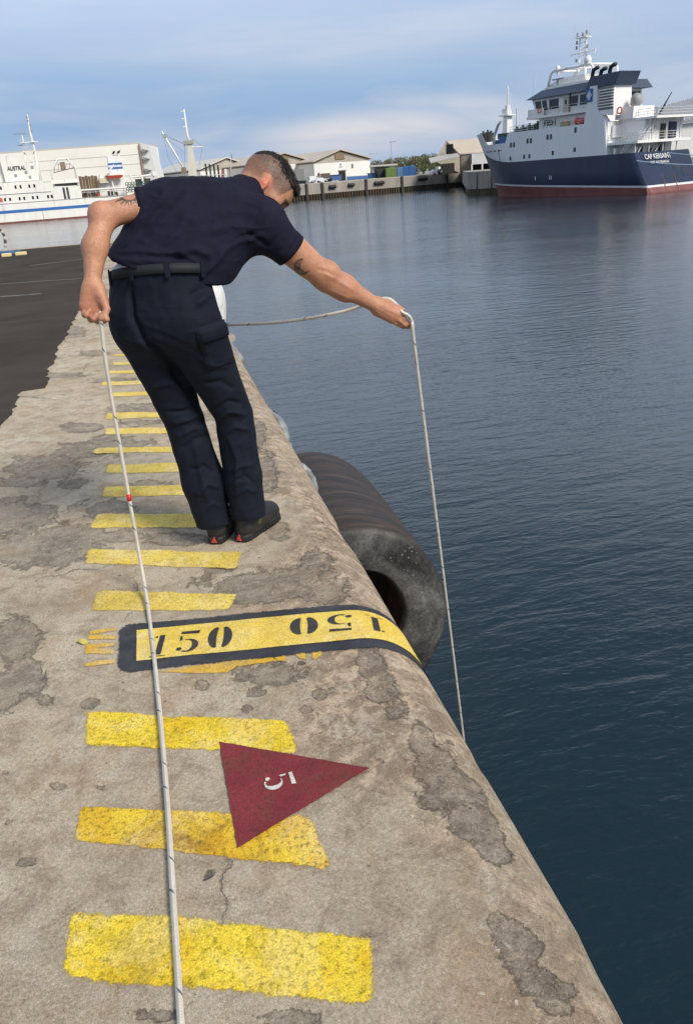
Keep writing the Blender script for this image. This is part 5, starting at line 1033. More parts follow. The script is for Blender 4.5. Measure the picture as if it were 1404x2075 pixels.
def car(x, D, colr, lab, ln=4.3, van=False, flip=1, z=0):
    c = fx((x, 345), D); c[2] = 0; t = thing('parked_car', c, lab, 'van' if van else 'car', 'vehicles parked on the far quay'); u = fd*flip; v = fn; h = 1.45 if not van else 2.1
    pr = [(-.5,.35),(-.5,.85),(-.44,.95),(-.30,h) if not van else (-.47,h),(.12,h) if not van else (.22,h),(.26,.98),(.47,.82),(.5,.6),(.5,.35)]; mb = MB()
    q = lambda s, w, zz: c+u*s*ln+v*w+A3((0,0,zz))
    mb.loft([[q(s, -.86+(.12 if zz > 1 else 0), zz) for s, zz in pr], [q(s, .86-(.12 if zz > 1 else 0), zz) for s, zz in pr]]); mb.build('body', M('car_'+str(colr), colr, .3, var=.03), t, bevel=.06)
    mb = MB(); w = -.80; mb.add([q(-.40 if not van else .06, w, .98), q(.22, w, .98), q(.11 if not van else .2, w+.02, h-.12), q(-.29 if not van else .06, w+.02, h-.12)], [(0,1,2,3)]); mb.build('side_window', M('car_glass', (.02,.025,.03), .1), t)
    for s in (-.31, .31):
        mb = MB(); mb.tube([q(s,-.90,.34), q(s,-.70,.34)], .34, 12); mb.build('wheel', M('tyre', (.015,.015,.015), .8), t)
for x, D, cl_, lab, kw in ((884,262,(.62,.63,.64),'white car parked farthest left in the row on the far quay',{}), (897,268,(.70,.70,.70),'white van parked in the middle of the car row',{'van':True,'ln':4.9}), (893,258,(.40,.41,.42),'silver car parked in front of the white van',{}), (905,264,(.06,.065,.07),'dark car parked between white cars on the far quay',{}), (908,256,(.68,.68,.68),'white car parked at the right end of the row on the far quay',{}),
    (636,285,(.66,.67,.68),'white van parked under the second warehouse near the lorry',{'van':True,'ln':5}), (648,283,(.60,.62,.66),'pale car parked beside the white van under the warehouse',{})): car(x, D, cl_, lab, **kw)
def lorry(x0, x1, D, lab, colr, h):
    a, b_ = fx((x0,350),D), fx((x1,348),D); a[2] = b_[2] = 0; u = unit(b_-a); v = A3((-u[1],u[0],0)); ln = np.linalg.norm(b_-a); t = thing('lorry', a, lab, 'lorry'); ax = np.stack([u,v,(0,0,1)])
    mb = MB(); mb.box(a+u*ln*.58+A3((0,0,1.1+h/2)), (ln*.62,2.4,h), ax); mb.build('cargo_body', M('lorry_'+str(colr), colr, .6, var=.15), t, bevel=.05)
    mb = MB(); mb.prism([a+u*.2-v*1.1+A3((0,0,.8)), a+u*ln*.24-v*1.1+A3((0,0,.8)), a+u*ln*.24-v*1.1+A3((0,0,3.0)), a+u*.7-v*1.1+A3((0,0,3.0)), a+u*.2-v*1.1+A3((0,0,1.9))], v*2.2); mb.build('cab', M('cab_'+str(colr), tuple(c*.7 for c in colr), .4), t, bevel=.05)
    mb = MB(); mb.box(a+u*ln*.52+A3((0,0,.85)), (ln*.95,1.6,.3), ax); mb.build('chassis', DKG, t)
    for s in (.14,.62,.76,.88):
        mb = MB(); mb.tube([a+u*ln*s-v*1.2+A3((0,0,.5)), a+u*ln*s-v*.8+A3((0,0,.5))], .5, 12); mb.build('wheel', M('tyre', (.015,.015,.015), .8), t)
lorry(586,620,280,'grey lorry with a box body parked before the second warehouse', (.22,.22,.21), 3.4); lorry(640,672,286,'low brown flatbed lorry parked left of the warehouse door', (.12,.09,.075), 1.6)
for k, (x, D, cl_, lab) in enumerate(((757,280,(.05,.14,.30),'blue skip right of the white warehouse'), (774,278,(.02,.022,.02),'dark machine cabin standing before the small white shed'), (679,290,(.05,.12,.28),'blue crate stack left of the warehouse door'))):
    c = fx((x,345),D); c[2] = 0; t = thing('skip', c, lab, 'skip' if k == 0 else 'crates' if k == 2 else 'machine'); mb = MB(); h = (1.7,3.2,2.0)[k]; mb.loft([[c+A3((sx*(1.6+zz*.2),sy*1.1,zz)) for sx, sy in ((-1,-1),(1,-1),(1,1),(-1,1))] for zz in (.2,h)]); mb.build('tub', M('skip_'+str(k), cl_, .6, var=.2), t, bevel=.06); mb = MB(); mb.box(c+A3((0,0,h)), (4,2.6,.16)); mb.build('rim', M('skip_rim'+str(k), tuple(v*.6 for v in cl_), .6), t)
def pole(x, ytop, D, lab, arm=1.2):
    b_, tp = fx((x+2, 348), D), fx((x, ytop), D); b_ = A3((tp[0], tp[1], 0)); t = thing('lamp_post', b_, lab, 'lamp post'); mb = MB(); mb.tube([b_, (b_+tp)/2, tp], [.20,.15,.10], 8); mb.build('post', M('pole_grey', (.28,.29,.30), .5), t, True)
    mb = MB(); mb.box(tp+A3((arm/2,0,0)), (arm+1.2,.4,.22)); mb.build('lamp_head', M('pole_grey', (.28,.29,.30), .5), t); return t
pole(792, 287.5, 300, 'tall thin grey lamp post rising above the far containers')
t = pole(751, 312, 420, 'distant floodlight mast right of the white gabled warehouse', 3.0)
# ---- trees behind the containers, each a trunk and a ragged crown of leaf clumps
def leafmat(name, c1, c2):
    m, nt, b, out = newmat(name); crd = N(nt, 'ShaderNodeTexCoord').outputs['Object']; L(nt, rampo(nt, noise(nt, .9, 5, .6, 0, crd), [(.3, c1), (.7, c2)]), b.inputs['Base Color']); b.inputs['Roughness'].default_value = .7; return m
LM = [leafmat('dry_green_foliage', (.06,.075,.02), (.16,.175,.065)), leafmat('olive_foliage', (.075,.07,.025), (.19,.17,.075))]
TRK = M('tree_bark', (.09,.07,.05), .9)
tl = ('short olive bush at the left end of the tree belt', 'olive tree right of the floodlight mast', 'green tree behind the lamp post', 'low olive tree above the green container', 'broad green tree above the blue containers', 'olive tree above the gap right of the containers', 'green tree left of the parked cars', 'tall olive tree behind the parked white cars', 'tallest green tree beside the weathered shed', 'ragged olive tree touching the weathered shed wall', 'olive bush low behind the lean-to roof')
for i, (x, yt) in enumerate(((757,333), (768,329), (782,326), (797,324), (813,321.5), (828,320), (842,319), (857,316), (871,314), (884,315), (896,325))):
    D = 330+((i*37) % 5)*9; tp = fx((x, yt-4), D); c = A3((tp[0], tp[1], 0)); H_ = tp[2]; t = thing('tree', c, tl[i], 'tree' if 'bush' not in tl[i] else 'bush', 'trees beyond the far quay')
    mb = MB(); mb.tube([c, c+A3((.2,0,H_*.3)), c+A3((-.1,.1,H_*.62))], [.35,.26,.12], 7)
    for k in range(5): an = k*1.26+i; mb.tube([c+A3((.1,0,H_*(.25+.06*k))), c+A3((1.5*math.cos(an),1.5*math.sin(an),H_*(.5+.07*k)))], [.13,.05], 5)
    mb.build('trunk', TRK, t); mb = MB(); W_ = 4.6
    cl_ = [(rng.uniform(-W_, W_), rng.uniform(-2.5, 2.5), H_*(.1+.82*rng.random()**.7)) for _ in range(44)]
    for X, Y_, Zc in cl_:
        k0 = max(.25, 1-(abs(X)/W_)**2*.6)
        if Zc > H_*k0: Zc = H_*k0*.8
        R_c = rng.uniform(.7, 1.5)
        for _ in range(42):
            d = rng.normal(0, 1, 3); d = d/np.linalg.norm(d)*R_c*rng.uniform(.5, 1.1)**.6; p = c+A3((X, Y_, Zc))+d*A3((1.2,1.1,.75)); p[2] = max(.2, p[2]); s = rng.uniform(.16, .36); u, w = unit(rng.normal(0,1,3)), unit(rng.normal(0,1,3)); mb.add([p-u*s, p+w*s*.6, p+u*s, p-w*s*.6], [(0,1,2,3)])
    mb.build('crown', LM[i % 2], t, fix=False)
# big roof far right behind the blue ship
bs = thing('warehouse', (150,230,0), 'big warehouse with a grey sloping roof right of the blue ship bridge', 'warehouse'); D = 235
a, b_, c, d = fx((1262,236),D), fx((1500,172),D), fx((1500,230),D-30), fx((1262,262),D-30)
mb = MB(); a, b_, c, d = [A3(p) for p in (a, b_, c, d)]; mb.prism([a, b_, c, d], (0,0,-.5)); mb.build('roof', M('grey_ribbed_roof', (.27,.27,.28), .5, var=.1, scale=.4), bs)
mb = MB()
for k in range(26): e = (k+.5)/26; mb.tube([a+(b_-a)*e+A3((0,0,.12)), d+(c-d)*e+A3((0,0,.12))], .13, 4)
mb.build('roof_rib', M('pale_rib', (.45,.45,.45), .5), bs); mb = MB(); mb.prism([g0(d)+(0,1,0), g0(c)+(0,1,0), c-(0,-1,.6), d-(0,-1,.6)], (5,24,0)); mb.build('wall', WHW, bs)
# ------------------------------------------------------------------ ships
SW = M('ship_white', (.80,.79,.77), .5, var=.07, scale=.5, streak=True, rust=.22); SWC = M('ship_cream_white', (.82,.80,.74), .5, var=.07, scale=.5, streak=True, rust=.26)
SG = M('ship_pale_grey', (.72,.74,.76), .5, var=.06, scale=.3, streak=True, rust=.16); NAVY = M('hull_navy', (.007,.018,.055), .35, var=.25, scale=.35, streak=True)
BOOT = M('boot_red', (.19,.065,.06), .6, var=.22, scale=.5, streak=True); NVR = M('roof_navy', (.035,.055,.095), .45); GLS = M('ship_glass', (.012,.018,.022), .08); RAIL = M('rail_white', (.62,.62,.62), .5)
BLKP = M('black_pipe', (.012,.012,.013), .5); ORG = M('lifebuoy_orange', (.62,.10,.05), .5); DKS = M('ship_dark_gear', (.05,.05,.05), .7, var=.4); RST = M('rust_brown', (.17,.08,.045), .85, var=.4, scale=1.5)
GRN = M('net_green', (.03,.085,.06), .8, var=.4, scale=1.2); BLV = M('cover_blue', (.05,.12,.33), .6)
def text_obj(name, body, size, org, xdir, zdir, mat, parent, depth=.05, width=None):
    cu = bpy.data.curves.new(name, 'FONT'); cu.body = body; cu.size = size; cu.extrude = depth; cu.offset = .012*size; tmp = bpy.data.objects.new(name, cu); COL.objects.link(tmp)
    dg = bpy.context.evaluated_depsgraph_get(); me = bpy.data.meshes.new_from_object(tmp.evaluated_get(dg)); bpy.data.objects.remove(tmp); bpy.data.curves.remove(cu)
    n = len(me.vertices); co = np.zeros(n*3, np.float32); me.vertices.foreach_get('co', co); co = co.reshape(-1, 3)
    k = 1.0 if width is None else width/max(1e-6, np.ptp(co[:, 0])); x = unit(xdir); z = unit(zdir); y = np.cross(x, z)
    W_ = A3(org)[None]+np.outer((co[:, 0]-co[:, 0].min())*k, x)+np.outer(co[:, 1], z)-np.outer(co[:, 2], y)*-1-np.array(wloc(parent))
    me.vertices.foreach_set('co', W_.astype(np.float32).ravel()); me.update(); o = bpy.data.objects.new(name, me); COL.objects.link(o); me.materials.clear(); me.materials.append(mat); o.parent = parent; return o
class Ship:
    def __init__(s, name, O, a, b, label, cat='ship'):
        s.O, s.a, s.b = A3((O[0], O[1], WZ)), A3((a[0], a[1], 0)), A3((b[0], b[1], 0)); s.t = thing(name, s.O, label, cat)
    def W(s, x, t, z): return s.O+s.a*x+s.b*t+A3((0, 0, z))
    def ax(s): return np.stack([s.a, s.b, (0, 0, 1)])
    def box(s, mb, x0, x1, t0, t1, z0, z1): return mb.box(s.W((x0+x1)/2, (t0+t1)/2, (z0+z1)/2), (x1-x0, t1-t0, z1-z0), s.ax())
    def part(s, name, mat, par=None, smooth=False, bevel=0):
        def fin(mb): return mb.build(name, mat, par or s.t, smooth, bevel=bevel)
        return fin
    def bx(s, name, mat, x0, x1, t0, t1, z0, z1, par=None, bevel=0): mb = MB(); s.box(mb, x0, x1, t0, t1, z0, z1); return mb.build(name, mat, par or s.t, bevel=bevel)
    def side(s, name, mat, poly, t0, t1, par=None, bevel=0): mb = MB(); mb.prism([s.W(x, t0, z) for x, z in poly], s.b*(t1-t0)); return mb.build(name, mat, par or s.t, bevel=bevel)
    def tube(s, mb, pts, r, n=6): return mb.tube([s.W(*p) for p in pts], r, n)
    def rail(s, pts, h=1.05, par=None, step=1.6, r=.035, name='railing'):
        mb = MB(); P = [A3(p) for p in pts]
        for zz in (h, h*.66, h*.33): s.tube(mb, [p+(0,0,zz) for p in P], r, 4)
        for p, q in zip(P[:-1], P[1:]):
            n = max(1, int(np.linalg.norm(q-p)/step))
            for k in range(n+1): c = p+(q-p)*k/n; s.tube(mb, [c, c+(0,0,h)], r*1.1, 4)
        return mb.build(name, RAIL, par or s.t)
# ---- blue and white supply ship on the right
K = Ship('cargo_ship', (76.989,112.164), (-.28888,.95736), (.95736,.28888), 'navy hulled ship with pale grey bow and white bridge, stern towards us on the right')
def stem(z): return 39.6+np.clip(z, 0, 12)*.54
def hb(x, z):
    z = max(z, -.5); e = stem(z); full = 5.4+.6*min(1, max(0, z)/2.5)
    u = (x-(17+z*.9))/(e-(17+z*.9)); f = 1.0 if u <= 0 else max(0.0, 1-min(1, u)**(2.0+.16*z))**.92
    st = 1.0 if x > 3.6 else .93+.07*max(0, x/3.6)
    return full*f*st
def stern(z): return max(0, .50*z-.0)
def band(name, mat, z0f, z1f, nz=3, x_lo=None, x_hi=None, N_=46, inset=0.0, par=None, cap_top=False):
    mb = MB(); rings = []
    for j in range(nz+1):
        ring = []
        lo = (lambda z: stern(z)) if x_lo is None else (lambda z: x_lo(z)); 
        for i in range(N_+1):
            u = i/N_; zz = None
            za = z0f(0); x = None
            e = i/N_
            # the two ends depend on height, so settle z and x together
            zt = z0f(20)+(z1f(20)-z0f(20))*j/nz
            for _ in range(3):
                xa, xb = lo(zt), stem(zt) if x_hi is None else x_hi(zt); x = xa+(xb-xa)*(1-(1-e)**1.35); zt = z0f(x)+(z1f(x)-z0f(x))*j/nz
            ring.append((x, zt))
        rings.append([K.W(x, -max(.02, hb(x, z)-inset), z) for x, z in ring]+[K.W(x, max(.02, hb(x, z)-inset), z) for x, z in ring[::-1]])
    mb.loft(rings, True, cap_top); o = mb.build(name, mat, par or K.t, True); n = 2*(N_+1)
    for p in o.data.polygons:                     # the flat transom keeps its hard corner
        v = [i % n for i in p.vertices]
        if set(v) <= {0, n-1}: p.use_smooth = False
    return o
wl = lambda x: .85+.030*x; navy_top = lambda x: 5.7 if x < 29 else 5.7+((x-29)/12)**2*2.0
HULL = band('hull', NAVY, lambda x: wl(x)+.28, navy_top, 4); band('boot_topping', BOOT, lambda x: -1.2, wl, 3, par=HULL); band('waterline_stripe', M('stripe_white', (.66,.66,.66), .5), wl, lambda x: wl(x)+.28, 1, par=HULL)
mb = MB(); mb.prism([K.W(stern(z), t, z) for t, z in ((-5.4,-.8),(-5.6,.85),(5.6,.85),(5.4,-.8))], K.a*.3); mb.build('transom_boot', BOOT, HULL)
# raised grey forebody with the mooring cut-out near the bow
gt = lambda x: 10.35 if x < 24 else (10.35-.03*(x-24) if x < 31 else (8.75 if x < 38 else 10.45+.05*(x-38)))
band('forebody', SG, navy_top, lambda x: 10.3 if x < 30.4 else (8.8 if 31.2 < x < 37.4 else (10.3-1.5*(x-30.4)/.8 if x < 31.3 else min(10.75, 8.8+1.9*(x-37.4)/.9))), 4, x_lo=lambda z: 8.0+max(0, z-5.7)*.13, N_=90)
mb = MB(); mb.prism([K.W(8.3, t, z) for t, z in ((-5.8,5.8),(5.8,5.8),(5.8,10.2),(-5.8,10.2))], K.a*.2); mb.build('aft_bulkhead', SW, K.t)
K.bx('main_deck', M('deck_grey', (.22,.24,.23), .8), 2.6, 9, -5.7, 5.7, 4.7, 4.9); K.bx('foredeck', M('deck_green', (.06,.12,.09), .8), 9, 36, -4.9, 4.9, 8.2, 8.4); K.bx('shelter_deck', SW, 9, 30, -5.6, 5.6, 9.7, 9.9)
for x, z in ((29.6,8.4),(28.8,8.4),(25.4,8.75),(24.6,8.75),(20.7,9.0),(19.9,9.0),(14.6,9.6),(29.9,6.3),(26.2,6.4),(24.9,6.4),(19.4,6.6),(14.6,6.8)): K.bx('window', GLS, x-.22, x+.22, -hb(x, z)-.05, -hb(x, z)+.2, z-.38 if z > 8 else z-.32, z+.38 if z > 8 else z+.32)
for x in (33,34.5,36,37.4): K.bx('hawse_slot', DKS, x-.4, x+.4, -hb(x, 7.7)-.06, -hb(x, 7.7)+.2, 7.6, 7.78)
mb = MB()
for k in range(22): x = 33.0-.0*k; z = 2.3+k*.26; K.box(mb, 33.2, 33.5, -hb(33.3, z)-.03, -hb(33.3, z)+.1, z, z+.13)
mb.build('draught_marks', M('mark_black', (.012,.014,.02), .5), K.t)
for x in (23.4, 20.0, 19.6): K.bx('side_mark', RAIL, x-.07, x+.07, -hb(x,2.9)-.04, -hb(x,2.9)+.1, 2.6, 3.2)
for x, z0, z1 in ((17.2,.5,2.3),(27.2,.6,1.8)): K.bx('rust_streak', RST, x-.05, x+.06, -hb(x,1.2)-.03, -hb(x,1.2)+.1, z0, z1)
# deckhouse and bridge
K.bx('deckhouse', SW, 12.5, 24.2, -4.7, 4.7, 9.9, 12.0); K.bx('bridge_deck', SW, 12.6, 26.2, -5.6, 5.6, 11.95, 12.3)
br = [(24.4,12.3),(25.8,14.95),(13.0,14.95),(13.0,12.3)]; BR_ = K.side('bridge', SW, br, -4.9, 4.9)
mb = MB(); r0 = [K.W(x, t, 14.9) for x, t in ((26.6,-5.5),(26.6,5.5),(10.4,5.9),(10.4,-5.9))]; r1 = [K.W(x, t, 16.1) for x, t in ((24.2,-4.2),(24.2,4.2),(10.8,4.9),(10.8,-4.9))]
mb.loft([r0, r1]); RF_ = mb.build('bridge_roof', NVR, K.t); K.bx('roof_deck', SW, 13.5, 23.5, -3.8, 3.8, 16.1, 16.5, RF_)
for k in range(5): t = -4.1+k*1.95; mb = MB(); mb.prism([K.W(24.72, t-.75, 12.95), K.W(24.72, t+.75, 12.95), K.W(25.55, t+.75, 14.55), K.W(25.55, t-.75, 14.55)], K.a*.12); mb.build('window', GLS, BR_)
for x0, x1 in ((23.3,24.6),(22.0,23.0),(19.6,21.7),(15.4,17.0),(13.4,15.0)): mb = MB(); mb.prism([K.W(x0, -4.95, 13.1), K.W(x1, -4.95, 13.1), K.W(x1+(.4 if x1 > 22 else 0), -4.95, 14.5), K.W(x0+(.4 if x0 > 21.9 else 0), -4.95, 14.5)], K.b*.1); mb.build('window', GLS, BR_)
d_ = K.bx('door', M('cream_door', (.55,.50,.40), .6), 17.4, 18.5, -4.98, -4.8, 12.35, 14.5, BR_); K.bx('window', GLS, 17.75, 18.15, -5.02, -4.9, 13.5, 14.1, d_); K.bx('door_post', RST, 17.0, 17.25, -5.0, -4.8, 12.3, 14.9, BR_)
K.rail([(25.9,-5.4,12.3),(19,-5.4,12.3),(13,-5.4,12.3)]); K.rail([(23.5,-5.3,10.3),(11.0,-5.5,10.3)]); K.side('wing_screen', SW, [(26,12.3),(26,13.4),(22.3,13.4),(22.3,12.3)], -5.55, -5.45)
mb = MB(); mb.lathe([(.30,-.05),(.42,-.05),(.42,.05),(.30,.05),(.30,-.05)], K.W(23.2,-5.62,13.1), 16, K.b); mb.build('lifebuoy', ORG, K.t); mb = MB(); mb.lathe([(.34,-.05),(.50,-.05),(.50,.05),(.34,.05),(.34,-.05)], K.W(7.0,-4.9,11.6), 16, K.b); mb.build('lifebuoy', ORG, K.t)
text_obj('ship_lettering', 'FISH', 1.15, K.W(22.9,-4.78,10.75), -K.a, (0,0,1), M('letter_black', (.02,.02,.025), .5), K.t, .03, 2.6)
K.bx('deck_locker', M('locker_ochre', (.45,.30,.10), .6), 17.0, 18.8, -5.2, -4.6, 10.0, 11.0)
for i in range(3): mb = MB(); mb.lathe([(0,-.55),(.35,-.45),(.5,0),(.35,.45),(0,.55)], K.W(15.2-i*.95,-5.1,10.9-.18*(i % 2)), 12); mb.build('float_buoy', M('buoy_red', (.66,.12,.09), .45), K.t, True)
# grey casing, louvred funnel and exhausts
cs = K.side('casing', SG, [(8.6,10.3),(12.9,10.3),(12.0,15.3),(10.6,15.3),(10.4,12.2)], -6.0, -4.9)
em = K.bx('emblem', M('emblem_blue', (.03,.10,.30), .5), 11.35, 12.75, -6.06, -5.95, 13.2, 15.0, cs); mb = MB(); mb.prism([K.W(12.05+.55*dx, -6.09, 14.1+.72*dz) for dx, dz in ((1,0),(0,1),(-1,0),(0,-1))], K.b*.05); E2 = mb.build('emblem_diamond', M('emblem_pale', (.52,.56,.62), .5), cs); mb = MB()
FN = K.side('funnel', SW, [(7.4,11.0),(10.6,11.4),(10.4,15.0),(7.6,15.0)], -5.7, -2.0); mb = MB()
for k in range(7): z = 12.3+k*.38; mb.prism([K.W(7.5,-5.7,z), K.W(10.4,-5.7,z), K.W(10.4,-5.95,z-.10), K.W(7.5,-5.95,z-.10)], (0,0,.07))
s_ = mb.build('louvres', SW, FN); K.bx('louvre_back', M('shade_grey', (.20,.20,.19), .7), 7.55, 10.35, -5.74, -5.66, 11.9, 14.9, FN)
K.side('funnel_top', NVR, [(7.2,15.0),(13,14.95),(12.2,16.6),(6.4,16.7)], -5.85, -1.6)
for x, h in ((14.0,17.9),(12.4,17.6),(10.6,17.9)): mb = MB(); mb.tube([K.W(x,-3.5,15.8), K.W(x,-3.5,h-.7), K.W(x-.15,-3.5,h-.2), K.W(x-.6,-3.5,h), K.W(x-1.1,-3.5,h+.05)], [.30,.30,.30,.29,.27], 10); mb.build('exhaust_pipe', BLKP, K.t, True)
K.side('aft_wing', SW, [(11.8,12.3),(14.6,12.3),(14.6,15.0),(12.2,15.0)], 2.4, 5.4); K.bx('window', GLS, 11.9, 12.1, 3.2, 4.9, 13.2, 14.5)
mb = MB(); mb.loft([[K.W(x, t, 15.0) for x, t in ((11.2,1.9),(15,1.9),(15,6.3),(11.2,6.3))], [K.W(x, t, 16.1) for x, t in ((12.0,2.6),(15,2.6),(15,5.3),(12.0,5.3))]]); mb.build('wing_roof', NVR, K.t)
# goalpost mast over the bridge
mb = MB(); K.tube(mb, [(24.6,-2.6,16.4),(23.9,-2.6,18.4),(23.4,-2.6,18.75),(15.4,-2.6,18.75),(14.9,-2.6,18.3),(14.6,-2.6,16.4)], .22, 8); K.tube(mb, [(24.6,2.6,16.4),(23.9,2.6,18.4),(23.4,2.6,18.75),(15.4,2.6,18.75),(14.9,2.6,18.3),(14.6,2.6,16.4)], .22, 8)
for x in (23.4,19.5,15.4): K.tube(mb, [(x,-2.6,18.75),(x,2.6,18.75)], .18, 6)
for x in (20.5,19.0): K.tube(mb, [(x,0,16.4),(x,0,18.75)], .2, 6)
mb.build('mast_frame', SW, K.t, True); K.side('mast_base', SW, [(24.6,16.4),(26.0,16.4),(22.5,17.6),(17.0,17.6),(16.4,16.4)], -2.2, 2.2)
mb = MB()
for x in (20.4, 18.9): K.tube(mb, [(x,0,18.7),(x+(.0 if x > 20 else .2),0,23.1)], .15, 6)
for z in (19.5,20.4,21.3,22.2,22.9): K.tube(mb, [(20.4,0,z),(19.0,0,z+.25)], .07, 5)
MS = mb.build('mast', SW, K.t)
mb = MB(); K.tube(mb, [(22.3,0,20.9),(17.0,0,20.9)], .10, 6); K.tube(mb, [(22.2,0,20.3),(22.2,0,21.1)], .08, 5); K.tube(mb, [(17.1,0,20.4),(17.1,0,21.2)], .08, 5); K.box(mb, 18.6, 20.8, -.6, .6, 22.9, 23.05); K.tube(mb, [(21.4,0,23.3),(18.2,0,23.3)], .06, 5); mb.build('crosstree', SW, MS)
for x, z in ((20.9,22.4),(20.9,19.9),(18.6,21.6),(18.6,20.2),(20.95,21.7),(19.7,23.4),(20.8,23.5),(18.9,23.6)): mb = MB(); mb.lathe([(0,.3),(.16,.25),(.18,-.2),(0,-.25)], K.W(x,-.15,z), 8); mb.build('signal_lamp', M('lamp_grey', (.30,.31,.32), .5), MS)
for x in (21.6, 18.3): mb = MB(); K.tube(mb, [(x,0,23.1),(x,0,25.0)], .03, 4); mb.build('aerial', RAIL, MS)
mb = MB(); K.tube(mb, [(27.4,-3.2,16.0),(27.4,-3.2,19.2)], .03, 4); mb.build('whip_aerial', RAIL, K.t); mb = MB(); K.tube(mb, [(30,-4.5,10.4),(30,-4.5,14.0)], .04, 4); mb.build('whip_aerial', DKS, K.t)
for x, z, r in ((16.2,19.5,.55),(22.6,19.1,.38)): mb = MB(); mb.lathe([(0,r),(r*.6,r*.8),(r,.1),(r*.95,-.5),(r*.5,-.7),(r*.4,-1)], K.W(x,-2.4,z), 14); mb.build('satellite_dome', SW, K.t, True)
mb = MB(); K.box(mb, 20.6, 23.0, -3.2, -3.0, 17.35, 17.55); K.box(mb, 21.7, 22.0, -3.2, -3.0, 16.6, 17.4); mb.build('radar_scanner', M('radar_grey', (.25,.26,.28), .5), K.t)
# foremast, davit and mooring gear on the foredeck
mb = MB(); mb.loft([[K.W(37.4+dx*w, dt*w, z) for dx, dt in ((-1,-1),(1,-1),(1,1),(-1,1))] for z, w in ((8.4,.75),(13.4,.55),(13.5,.5),(15.1,.32))]); FM = mb.build('foremast', SW, K.t); mb = MB(); K.box(mb, 36.2, 38.6, -1.0, 1.0, 13.4, 13.6); mb.build('mast_platform', SW, FM)
mb = MB(); K.tube(mb, [(37.4,0,15.0),(37.4,0,17.7),(37.4,0,18.3)], [.16,.12,.05], 6); K.tube(mb, [(36.8,0,13.6),(36.8,0,17.2)], .06, 5); mb.build('topmast', SW, FM); mb = MB(); K.box(mb, 37.9, 38.5, -.4, .4, 13.9, 14.6); mb.build('horn', SW, FM)
mb = MB(); K.tube(mb, [(36.2,-4.2,8.4),(36.0,-4.3,10.0),(34.6,-4.6,11.8),(33.6,-4.7,12.5)], [.3,.28,.24,.22], 8); mb.build('davit', M('davit_grey', (.5,.52,.53), .5), K.t, True)
for x, w in ((35.9,1.0),(34.4,1.6)): K.bx('blue_cover', BLV, x-w/2, x+w/2, -3.9, -2.6, 8.8, 9.5 if w < 1.3 else 9.9, bevel=.1)
for x, h in ((41.8,11.0),(40.5,11.1),(39.6,10.9),(36.4,10.2),(32.5,11.0),(31.0,11.2),(29.4,11.3),(28.4,11.0),(27.4,11.5),(26.0,11.3)): mb = MB(); K.box(mb, x-.35, x+.35, -2.4, -1.6, 9.4, h); K.tube(mb, [(x,-2,h),(x,-2,h+.35)], .2, 6); mb.build('winch', M('winch_green', (.05,.09,.07), .7) if x < 37 else DKS, K.t)
K.bx('hatch_cover', M('hatch_green', (.04,.10,.06), .7), 27, 36, -3.5, 3.5, 9.6, 10.5); K.rail([(31,-5.0,10.2),(24.5,-5.6,10.2)])
# open aft decks
K.bx('aft_deck', SW, 2.5, 8.4, -5.75, 5.75, 6.95, 7.3); K.bx('boat_deck', SW, 1.4, 8.4, -3.4, 5.75, 10.1, 10.4); K.bx('after_house', SW, 3.6, 8.3, -3.2, 5.0, 7.3, 10.1); K.bx('after_house', SW, 5.0, 8.3, -3.8, 4.6, 4.9, 6.95)
K.bx('upper_house', SW, 5.2, 8.6, -4.0, .4, 10.4, 12.0); K.rail([(8.2,-5.6,7.3),(2.6,-5.6,7.3),(2.6,5.6,7.3)]); K.rail([(8.2,-3.3,10.4),(1.5,-3.3,10.4),(1.5,5.6,10.4)])
for t in (-5.5, -2.6, .4, 3.4): mb = MB(); K.tube(mb, [(3.1,t,4.9),(3.1,t,7.0)], .10, 6); K.tube(mb, [(2.7,t if t > -3 else -3.2,7.3),(2.7,t if t > -3 else -3.2,10.2)], .10, 6); mb.build('deck_pillars', RAIL, K.t)
for (x0, t0, z0, x1, t1, z1) in ((3.1,-4.6,7.3,3.1,-1.2,10.4),(3.6,-5.2,4.9,3.6,-3.6,7.2),(3.8,-1.5,4.9,3.8,.6,7.2),(6.2,-5.6,4.9,3.8,-5.6,7.4)):
    mb = MB()
    for d in (-.35, .35): K.tube(mb, [(x0+d,t0,z0),(x1+d,t1,z1)], .07, 5); K.tube(mb, [(x0+d,t0,z0+.9),(x1+d,t1,z1+.9)], .035, 4)
    for k in range(9): e = (k+.5)/9; K.box(mb, x0+(x1-x0)*e-.35, x0+(x1-x0)*e+.35, t0+(t1-t0)*e-.12, t0+(t1-t0)*e+.12, z0+(z1-z0)*e-.03, z0+(z1-z0)*e+.03)
    mb.build('stairway', RAIL, K.t)
for x, t, z, w, h, m_ in ((3.5,.6,7.4,1.0,2.0,DKS),(3.5,2.6,7.4,1.4,2.2,M('cabinet_navy', (.02,.03,.06), .5)),(3.5,-1.6,8.4,.9,.9,M('box_pale', (.5,.5,.48), .6)),(4.9,-2.6,5.0,1.0,1.8,DKS),(4.9,.2,5.0,1.6,1.2,DKS),(4.9,2.2,5.0,1.0,1.9,GLS),(8.25,-4.6,7.6,.1,1.9,M('box_pale', (.5,.5,.48), .6))): K.bx('deck_fitting', m_, x-.25, x+.05, t-w/2, t+w/2, z, z+h)
K.bx('white_box', SW, 7.9, 8.2, -5.0, -3.0, 8.0, 9.7); mb = MB(); mb.lathe([(0,.9),(.5,.75),(.85,.2),(.85,-.6),(.6,-.9)], K.W(6.0,-2.6,12.9), 14); mb.build('radome', M('dome_grey', (.30,.30,.29), .6), K.t, True)
